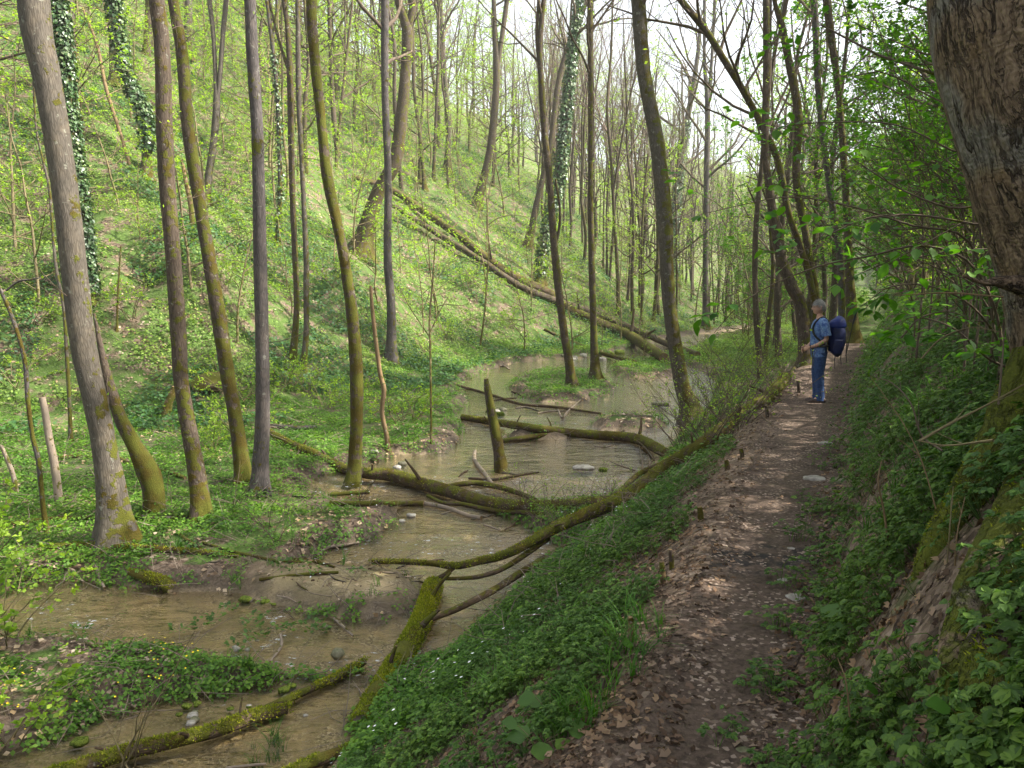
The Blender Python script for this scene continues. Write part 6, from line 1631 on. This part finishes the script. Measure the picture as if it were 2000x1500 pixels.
def loft(mb, secs, sides=24, mat=0, cap0=True, cap1=True, fold=0.0, seed=0):
    """secs: (x, y, z, rx, ry[, tilt]) elliptical rings"""
    a = np.linspace(0, 2 * math.pi, sides, endpoint=False)
    S = np.array([tuple(s) + (0,) * (6 - len(s)) for s in secs], float)
    n = max(len(S) * 4, 10); t = np.linspace(0, len(S) - 1, n)
    E = np.vstack([2 * S[0] - S[1], S, 2 * S[-1] - S[-2]]); i = np.clip(t.astype(int), 0, len(S) - 2); f = (t - i)[:, None]
    A, B, C, D = E[i], E[i + 1], E[i + 2], E[i + 3]
    q = .5 * (2 * B + (C - A) * f + (2 * A - 5 * B + 4 * C - D) * f * f + (3 * B - A - 3 * C + D) * f ** 3)
    q[:, 3:5] = np.maximum(q[:, 3:5], .002)
    T = norm(np.gradient(q[:, :3], axis=0))
    X = np.tile([1.0, 0, 0], (n, 1)); X = norm(X - T * (X * T).sum(1, keepdims=True)); Y = np.cross(T, X)
    fr = 1 + fold * (fbm(np.cos(a)[None] * 2 + seed, np.sin(a)[None] * 2 + 0 * q[:, 2:3], q[:, 2:3] * 14 + 0 * a[None], o=2, s=seed) - .5) * 2
    V = q[:, None, :3] + X[:, None] * (q[:, 3:4] * np.cos(a) * fr)[..., None] + Y[:, None] * (q[:, 4:5] * np.sin(a) * fr)[..., None]
    idx = np.arange(n * sides).reshape(n, sides); i2 = np.roll(idx, -1, 1)
    Q = np.stack([idx[:-1], i2[:-1], i2[1:], idx[1:]], -1).reshape(-1, 4)
    Vf = [V.reshape(-1, 3)]; Tr = []
    k = n * sides
    for e, c in ((0, cap0), (n - 1, cap1)):
        if c:
            Vf.append(V[e].mean(0)[None]); r = idx[e]; r2 = np.roll(r, -1)
            Tr.append(np.stack([r, r2, np.full(sides, k)], 1) if e else np.stack([r2, r, np.full(sides, k)], 1)); k += 1
    mb.add(np.vstack(Vf), Q, np.vstack(Tr) if Tr else None, mat=mat)

def body_skin(name, J, E, mat, root, levels=2):
    """J: (x,y,z,rx,ry) joints; E edges; first joint is the root"""
    me = bpy.data.meshes.new(name); me.from_pydata([j[:3] for j in J], E, []); me.update()
    o = bpy.data.objects.new(name, me); COL.objects.link(o)
    m = o.modifiers.new('skin', 'SKIN'); m.use_smooth_shade = True
    s = o.modifiers.new('sub', 'SUBSURF'); s.levels = levels; s.render_levels = levels
    for k, j in enumerate(J):
        me.skin_vertices[0].data[k].radius = (j[3], j[4]); me.skin_vertices[0].data[k].use_root = (k == 0)
    dg = bpy.context.evaluated_depsgraph_get(); dg.update()
    ev = bpy.data.meshes.new_from_object(o.evaluated_get(dg))
    V = np.zeros(len(ev.vertices) * 3); ev.vertices.foreach_get('co', V)
    polys = [tuple(p.vertices) for p in ev.polygons]
    bpy.data.objects.remove(o, do_unlink=True)
    return V.reshape(-1, 3), polys

def add_polys(mb, V, polys, mat=0):
    Q = [p for p in polys if len(p) == 4]; T = [p for p in polys if len(p) == 3]
    for p in polys:
        if len(p) > 4:
            for k in range(1, len(p) - 1): T.append((p[0], p[k], p[k + 1]))
    mb.add(V, Q if Q else None, T if T else None, mat=mat)

# local frame: the hiker looks along +x, left hand side +y, up +z
def hiker():
    gx = at(1596, 786); z0 = H(gx[0], gx[1])
    root = empty('person', (gx[0], gx[1], z0), 'grey-haired hiker in blue shirt and jeans standing on the path, hands together', 'person')
    root.rotation_euler = (0, 0, math.radians(168)); root.scale = (1.02,) * 3
    # hidden core body: torso, legs, arms, neck in one surface
    J = [(0, 0, .94, .11, .13), (0, 0, 1.10, .10, .13), (.01, 0, 1.28, .11, .15), (-.01, 0, 1.42, .07, .10), (.01, 0, 1.49, .05, .052), (.03, 0, 1.55, .05, .05),
         (-.01, .09, .86, .085, .085), (.0, .095, .50, .058, .058), (-.03, .10, .11, .042, .042), (.08, .11, .045, .035, .04),
         (-.01, -.09, .86, .085, .085), (.02, -.095, .50, .058, .058), (-.01, -.10, .11, .042, .042), (.10, -.11, .045, .035, .04),
         (-.01, .17, 1.39, .055, .055), (-.05, .215, 1.22, .044, .044), (-.075, .225, 1.10, .040, .040), (.06, .19, 1.01, .034, .034), (.185, .10, .955, .024, .027),
         (-.01, -.17, 1.39, .055, .055), (.01, -.215, 1.22, .044, .044), (.02, -.225, 1.10, .040, .040), (.13, -.17, 1.0, .034, .034), (.215, -.07, .93, .024, .027)]
    E = [(0, 1), (1, 2), (2, 3), (3, 4), (4, 5), (0, 6), (6, 7), (7, 8), (8, 9), (0, 10), (10, 11), (11, 12), (12, 13), (3, 14), (14, 15), (15, 16), (16, 17), (17, 18), (3, 19), (19, 20), (20, 21), (21, 22), (22, 23)]
    V, polys = body_skin('body', J, E, SKIN, root)
    mb = MB(); add_polys(mb, V, polys)
    # head with face: profile-driven ellipsoid
    ni, nj = 40, 34
    th = np.linspace(0, 2 * math.pi, ni, endpoint=False); ph = np.linspace(-math.pi / 2 + .02, math.pi / 2 - .02, nj)
    TH, PH = np.meshgrid(th, ph); x = np.cos(TH) * np.cos(PH); y = np.sin(TH) * np.cos(PH); z = np.sin(PH)
    hx = .098 * x; hy = .076 * y; hz = .125 * z
    front = np.clip(x, 0, 1)
    hx = np.where(x > 0, hx * .92, hx * 1.08)
    hx += .012 * front * ss((-.25 - z) / .4) * (np.abs(y) < .6)                       # jaw and chin forward
    hy *= 1 - .28 * ss((-z - .15) / .8)
    G = lambda zc, zs, yc, ys: np.exp(-((z - zc) / zs) ** 2 - ((y - yc) / ys) ** 2) * (x > .2)
    hx += .030 * G(-.20, .11, 0, .13) + .013 * G(-.02, .16, 0, .10)                      # nose
    hx += .006 * G(.16, .07, 0, .55) - .011 * (G(.03, .09, .36, .17) + G(.03, .09, -.36, .17))   # brow, eye sockets
    hx += .008 * G(-.47, .045, 0, .26) + .007 * G(-.56, .04, 0, .24) - .006 * G(-.515, .02, 0, .3)   # lips
    hx += .014 * G(-.80, .14, 0, .3)
    HC = np.array([.035, 0, 1.645]); HV = np.stack([hx, hy, hz], -1) + HC
    idx = np.arange(ni * nj).reshape(nj, ni); i2 = np.roll(idx, -1, 1)
    Q = np.stack([idx[:-1], i2[:-1], i2[1:], idx[1:]], -1).reshape(-1, 4)
    mb.add(HV.reshape(-1, 3), Q)
    for sg in (1, -1):   # ears
        a = np.linspace(0, 2 * math.pi, 12, endpoint=False)
        pts = np.array([[.02 + .017 * math.cos(t), sg * (.074 + .010 * (math.cos(t) < 0)), 1.635 + .031 * math.sin(t)] for t in a])
        tubes(mb, np.vstack([pts, pts[:1]]), np.full(13, .0065), 6)
        loft(mb, [(.02, sg * .068, 1.61, .012, .01), (.02, sg * .074, 1.635, .014, .009), (.02, sg * .068, 1.66, .012, .009)], 10)
    # hands: palm, four curled fingers and a thumb, each finger its own tapered chain
    for (wx, wy, wz, dx, dy, sg) in ((.185, .10, .955, .75, -.62, 1), (.215, -.07, .93, .70, .55, -1)):
        d = norm(np.array([dx, dy, -.25])); up = norm(np.array([0, 0, 1.0]) - d * (d[2])); s = np.cross(d, up)
        w = np.array([wx, wy, wz])
        loft(mb, [tuple(w - d * .01) + (.022, .026), tuple(w + d * .03) + (.019, .036), tuple(w + d * .075) + (.016, .040), tuple(w + d * .09) + (.012, .036)], 14)
        for f in range(4):
            b = w + d * (.078 - .004 * abs(f - 1.3)) + up * (.030 - .020 * f)
            L = [.066, .074, .068, .054][f]; c = s * (sg * .5); p = [b]; dd = d.copy()
            for k, q in enumerate((.45, .32, .23)):
                dd = norm(dd - up * .25 * (k + .3) + s * sg * (.35 + .3 * k)); p.append(p[-1] + dd * L * q)
            S_, R_ = spline(np.array(p), 10, np.array([.0095, .0088, .0078, .0062])); tubes(mb, S_, R_, 8)
        tb = w + d * .028 + up * .026
        S_, R_ = spline(np.array([tb, tb + up * .026 + d * .018, tb + up * .034 + d * .045 + s * sg * .006, tb + up * .028 + d * .066 + s * sg * .012]), 10, np.array([.013, .0115, .010, .007])); tubes(mb, S_, R_, 8)
    mb.build('body', [SKIN], root)
    # eyes and glasses
    mb = MB()
    for sg in (1, -1):
        c = HC + np.array([.080, sg * .030, .006])
        loft(mb, [tuple(c + np.array([-.008, 0, -.008])) + (.004, .004), tuple(c + np.array([-.002, 0, 0])) + (.009, .010), tuple(c + np.array([-.008, 0, .008])) + (.004, .004)], 10)
    mb.build('eyes', [simple('eye', (.25, .2, .17), (.05, .04, .03), 80, .2, 0)], root)
    mb = MB()
    for sg in (1, -1):
        a = np.linspace(0, 2 * math.pi, 17); pts = np.stack([np.full(17, .098 + HC[0]) - .012 * np.abs(np.cos(a)) * .5, sg * .034 + .025 * np.cos(a), HC[2] + .004 + .017 * np.sin(a)], 1)
        tubes(mb, pts, np.full(17, .0016), 5)
        tubes(mb, np.array([[.09 + HC[0], sg * .060, HC[2] + .008], [.04 + HC[0], sg * .080, HC[2] + .010], [-.01 + HC[0], sg * .083, HC[2] + .0]]), np.full(3, .0016), 5)
    tubes(mb, np.array([[.103 + HC[0], -.010, HC[2] + .006], [.106 + HC[0], 0, HC[2] + .009], [.103 + HC[0], .010, HC[2] + .006]]), np.full(3, .0016), 5)
    mb.build('glasses', [METAL], root)
    # hair: cap of short grey hair with strands
    mb = MB()
    m = (z > .22 - .95 * np.clip(-x + .28, 0, 1)) & (z > -.55)
    e = .006 + .009 * fbm(x * 4, y * 4, z * 4, o=2, s=3)
    HV2 = np.stack([hx * (1 + 0), hy, hz], -1) * (1 + (e / .1)[..., None]) + HC
    kq = (m[:-1] & m[1:] & np.roll(m, -1, 1)[:-1] & np.roll(m, -1, 1)[1:]).ravel()
    mb.add(HV2.reshape(-1, 3), Q[kq])
    rs = np.random.RandomState(4); pts = HV2[m]; ii = rs.randint(0, len(pts), 1500); b = pts[ii]; o_ = norm(b - HC)
    leaves(mb, b, norm(o_ * .35 + np.array([.25, 0, -.55]) + rs.randn(len(b), 3) * .3), o_, .016 + .012 * rs.rand(len(b)), LEAF1, 0, .35)
    mb.build('hair', [HAIR], root)
    # shirt: trunk of the body and two short sleeves
    mb = MB()
    loft(mb, [(.0, 0, .80, .125, .185), (.01, 0, .90, .135, .182), (.02, 0, 1.02, .135, .168), (.02, 0, 1.16, .132, .172), (.015, 0, 1.30, .130, .190), (.0, 0, 1.40, .105, .175), (0, 0, 1.455, .075, .105), (.01, 0, 1.485, .060, .064)], 32, fold=.05, seed=2, cap0=False, cap1=False)
    loft(mb, [(-.005, .13, 1.425, .06, .055), (-.02, .185, 1.38, .080, .074), (-.045, .222, 1.28, .074, .070), (-.07, .235, 1.16, .076, .070)], 20, fold=.07, seed=3, cap1=False)
    loft(mb, [(-.005, -.13, 1.425, .06, .055), (.0, -.185, 1.38, .080, .074), (.01, -.222, 1.28, .074, .070), (.015, -.235, 1.16, .074, .068)], 20, fold=.07, seed=4, cap1=False)
    mb.build('shirt', [SHIRT], root)
    mb = MB()
    loft(mb, [(0, 0, .97, .118, .160), (-.005, 0, .90, .128, .172), (-.01, 0, .83, .125, .178), (-.01, 0, .77, .09, .165)], 28, fold=.03, seed=6)
    for sg, kx in ((1, 0), (-1, .02)):
        loft(mb, [(-.01, sg * .080, .87, .108, .100), (-.005, sg * .088, .72, .100, .090), (.0 + kx, sg * .092, .52, .078, .073), (-.015 + kx, sg * .095, .34, .073, .067), (-.025 + kx, sg * .098, .15, .072, .068), (-.02 + kx, sg * .10, .045, .080, .072)], 22, fold=.07, seed=7 + sg, cap1=False)
    mb.build('jeans', [JEANS], root)
    for sg, kx in ((1, 0), (-1, .02)):
        mb = MB()
        loft(mb, [(-.115 + kx, sg * .105, .045, .002, .03), (-.10 + kx, sg * .105, .045, .05, .04), (-.02 + kx, sg * .107, .048, .055, .045), (.06 + kx, sg * .11, .040, .040, .050), (.13 + kx, sg * .113, .032, .032, .048), (.165 + kx, sg * .113, .026, .010, .02)], 16)
        mb.build('shoe', [SHOE], root)
    mb = MB(); a = np.linspace(0, 2 * math.pi, 17)
    c = np.array([.150, .128, .972]); d = norm(np.array([.75, -.62, -.25])); u1 = norm(np.cross(d, [0, 0, 1.0])); u2 = np.cross(d, u1)
    tubes(mb, c + .029 * (np.cos(a)[:, None] * u1 + np.sin(a)[:, None] * u2), np.full(17, .006), 6); mb.build('watch', [BLACK], root)

    # backpack: a thing of its own, carried on the back
    pk = empty('backpack', (gx[0], gx[1], z0), 'large dark blue hiking backpack on the hiker\'s back', 'backpack'); pk.rotation_euler = root.rotation_euler; pk.scale = root.scale
    mb = MB()
    loft(mb, [(-.23, 0, .84, .06, .10), (-.25, 0, .87, .105, .145), (-.265, 0, .99, .138, .165), (-.275, 0, 1.14, .145, .168), (-.27, 0, 1.29, .130, .155), (-.25, 0, 1.35, .09, .12)], 30, fold=.05, seed=12)
    mb.build('main_bag', [PACK], pk)
    mb = MB()
    loft(mb, [(-.27, 0, 1.29, .135, .155), (-.27, 0, 1.33, .150, .168), (-.265, 0, 1.41, .135, .152), (-.25, 0, 1.455, .09, .11), (-.24, 0, 1.468, .03, .03)], 28, fold=.05, seed=13)
    mb.build('lid', [PACK2], pk)
    mb = MB()
    loft(mb, [(-.27, .16, .86, .06, .02), (-.27, .175, .98, .075, .03), (-.27, .17, 1.10, .065, .018)], 16, fold=.05, seed=14)
    mb.build('side_pocket', [PACK], pk)
    for sg in (1, -1):
        mb = MB(); S_, R_ = spline(np.array([[-.12, sg * .09, 1.40], [-.03, sg * .105, 1.475], [.07, sg * .11, 1.42], [.135, sg * .12, 1.30], [.115, sg * .155, 1.18], [.0, sg * .19, 1.06], [-.12, sg * .16, .98]]), 40, np.full(7, .018))
        tubes(mb, S_, R_, 8); mb.build('shoulder_strap', [BLACK], pk)
    mb = MB(); a = np.linspace(0, 2 * math.pi, 33); tubes(mb, np.stack([.0 + .145 * np.cos(a), .195 * np.sin(a), np.full(33, .985)], 1), np.full(33, .016), 8); mb.build('hip_belt', [BLACK], pk)
    mb = MB(); tubes(mb, np.array([[.140, -.115, 1.27], [.158, 0, 1.272], [.140, .115, 1.27]]), np.full(3, .012), 8); mb.build('chest_strap', [BLACK], pk)
    for k, (x_, y_, zt, zb) in enumerate([(.12, .12, .98, .78), (-.34, .10, .88, .68), (-.24, .12, .84, .60), (-.44, .02, 1.05, .70)]):
        mb = MB(); tubes(mb, np.array([[x_, y_, zt], [x_ + .01, y_ + .005, (zt + zb) / 2], [x_ - .005, y_, zb]]), np.array([.010, .007, .007]), 5); mb.build('loose_strap', [BLACK], pk)
    tp = empty('trekking_pole', (gx[0], gx[1], z0), 'black trekking pole strapped upright to the back of the blue pack', 'trekking pole'); tp.rotation_euler = root.rotation_euler; tp.scale = root.scale
    mb = MB(); tubes(mb, np.array([[-.42, .06, .82], [-.475, .06, 1.15], [-.51, .06, 1.36]]), np.full(3, .007), 8); mb.build('shaft', [BLACK], tp)
    mb = MB(); S_, R_ = spline(np.array([[-.51, .06, 1.36], [-.53, .06, 1.44], [-.55, .06, 1.53], [-.56, .06, 1.58]]), 14, np.array([.013, .018, .016, .02])); tubes(mb, S_, R_, 10); mb.build('grip', [BLACK], tp)
hiker()
# ------------------------------------------------------------------ thin air: valley haze
def haze():
    m = bpy.data.materials.new('haze'); m.use_nodes = True; t = m.node_tree; t.nodes.clear()
    o = t.nodes.new('ShaderNodeOutputMaterial'); v = t.nodes.new('ShaderNodeVolumePrincipled')
    v.inputs['Color'].default_value = (.92, .95, .90, 1); v.inputs['Density'].default_value = HAZE_DENSITY; v.inputs['Anisotropy'].default_value = .3
    t.links.new(v.outputs[0], o.inputs['Volume'])
    x0, x1, y0, y1, z0, z1 = -300, 400, -40, 290, -5, 82
    V = [(x, y, z) for z in (z0, z1) for y in (y0, y1) for x in (x0, x1)]
    me = bpy.data.meshes.new('haze'); me.from_pydata(V, [], [(0, 2, 3, 1), (4, 5, 7, 6), (0, 1, 5, 4), (2, 6, 7, 3), (0, 4, 6, 2), (1, 3, 7, 5)]); me.materials.append(m)
    ob = bpy.data.objects.new('haze', me); COL.objects.link(ob); tag(ob, 'thin bright haze filling the valley', 'haze', kind='stuff')
HAZE_DENSITY = .0007
haze()
# ------------------------------------------------------------------ say which one: repeats are told apart by their place between landmarks
MARKS = [(-1e9, 'left edge'), (150, 'thick grey leaning trunk'), (330, 'flaked brown trunk'), (507, 'straight dark grey trunk'), (665, 'fully mossy trunk'), (765, 'big leaning forked trunk'), (935, 'dark-footed leaning trunk'),
         (1085, 'curving islet trunk'), (1157, 'upright islet trunk'), (1310, 'moss-striped trunk'), (1379, 'slender forked trunk'), (1540, 'gnarled torn-bark trunk'), (1655, 'flared mossy trunk'), (1900, 'huge flaky trunk')]
ORD = ['first', 'second', 'third', 'fourth', 'fifth', 'sixth', 'seventh', 'eighth', 'ninth', 'tenth', 'eleventh', 'twelfth', 'thirteenth', 'fourteenth', 'fifteenth', 'sixteenth', 'seventeenth', 'eighteenth', 'nineteenth', 'twentieth'] + ['%sth' % k if k % 10 not in (1, 2, 3) else '%s%s' % (k, {1: 'st', 2: 'nd', 3: 'rd'}[k % 10]) for k in range(21, 60)]
SHORT = {
    'leafing trees on the upper left slope': 'pale-leaved upslope tree', 'trees high on the slope at the left': 'slim high-slope tree', 'bare trees in the far valley': 'bare far-valley tree',
    'bare trees on the sunny lower slope': 'bare lower-slope tree', 'trees beyond the path bend': 'tree beyond the bend', 'green trees on the right bank': 'green bank tree', 'bushy small trees on the right bank': 'bushy bank tree',
    'bushy green trees closing the path': 'bushy path-end tree', 'bushy young trees beyond the path bend': 'bushy tree beyond the bend', 'tall young trees in pale new leaf upslope': 'tall leaf-veiled sapling', 'tall young trees at the upper left': 'tall upper-slope sapling',
    'tall young trees low in the far valley': 'pale-leaved far-valley sapling', 'young leafing trees on the left slope': 'young thin leafing tree', 'young leafing trees in the far valley': 'small far-valley leafing tree',
    'young leafy trees on the right bank': 'young leafy bank tree', 'fine-twigged shrubs between stream and path': 'wispy streamside shrub', 'low shrubs along the fallen stems': 'low wispy shrub', 'small shrubs on the left slope': 'small bushy shrub',
    'seedlings on the valley floor': 'few-stemmed seedling', 'sticks washed up along the stream': 'washed-up bare stick', 'thin dead branches tangled along the leaning stem': 'thin tangled dead branch',
    'small stones in the stream': 'small wet stone', 'watercress tufts in the lower pool': 'dark watercress tuft', 'moss cushions along the water': 'bright moss cushion'}
def relabel():
    G = {}
    for o in list(COL.objects):
        g = o.get('group')
        if g in SHORT and o.parent is None: G.setdefault(g, []).append(o)
    for g, L in G.items():
        pos = []
        for o in L:
            u, v = proj(*o.location); pos.append((u, v, o))
        pos.sort(key=lambda t: t[0])
        seen = {}
        for u, v, o in pos:
            k = max(i for i, m in enumerate(MARKS) if m[0] <= u); seen.setdefault(k, []).append(o)
        for k, os_ in seen.items():
            a = 'the ' + MARKS[k][1]; b = 'the ' + MARKS[k + 1][1] if k + 1 < len(MARKS) else 'the right edge'
            for i, o in enumerate(os_):
                if len(os_) == 1: t = '%s between %s and %s' % (SHORT[g], a, b)
                elif i < len(ORD): t = '%s, %s from left between %s and %s' % (SHORT[g], ORD[i], a, b)
                else: t = '%s, one of the last before %s' % (SHORT[g], b)
                w = t.split()
                if len(w) > 16: t = t.replace('from left between', 'between'); w = t.split()
                if len(w) > 16: t = t.replace(' the ', ' ')
                o['label'] = t
relabel()
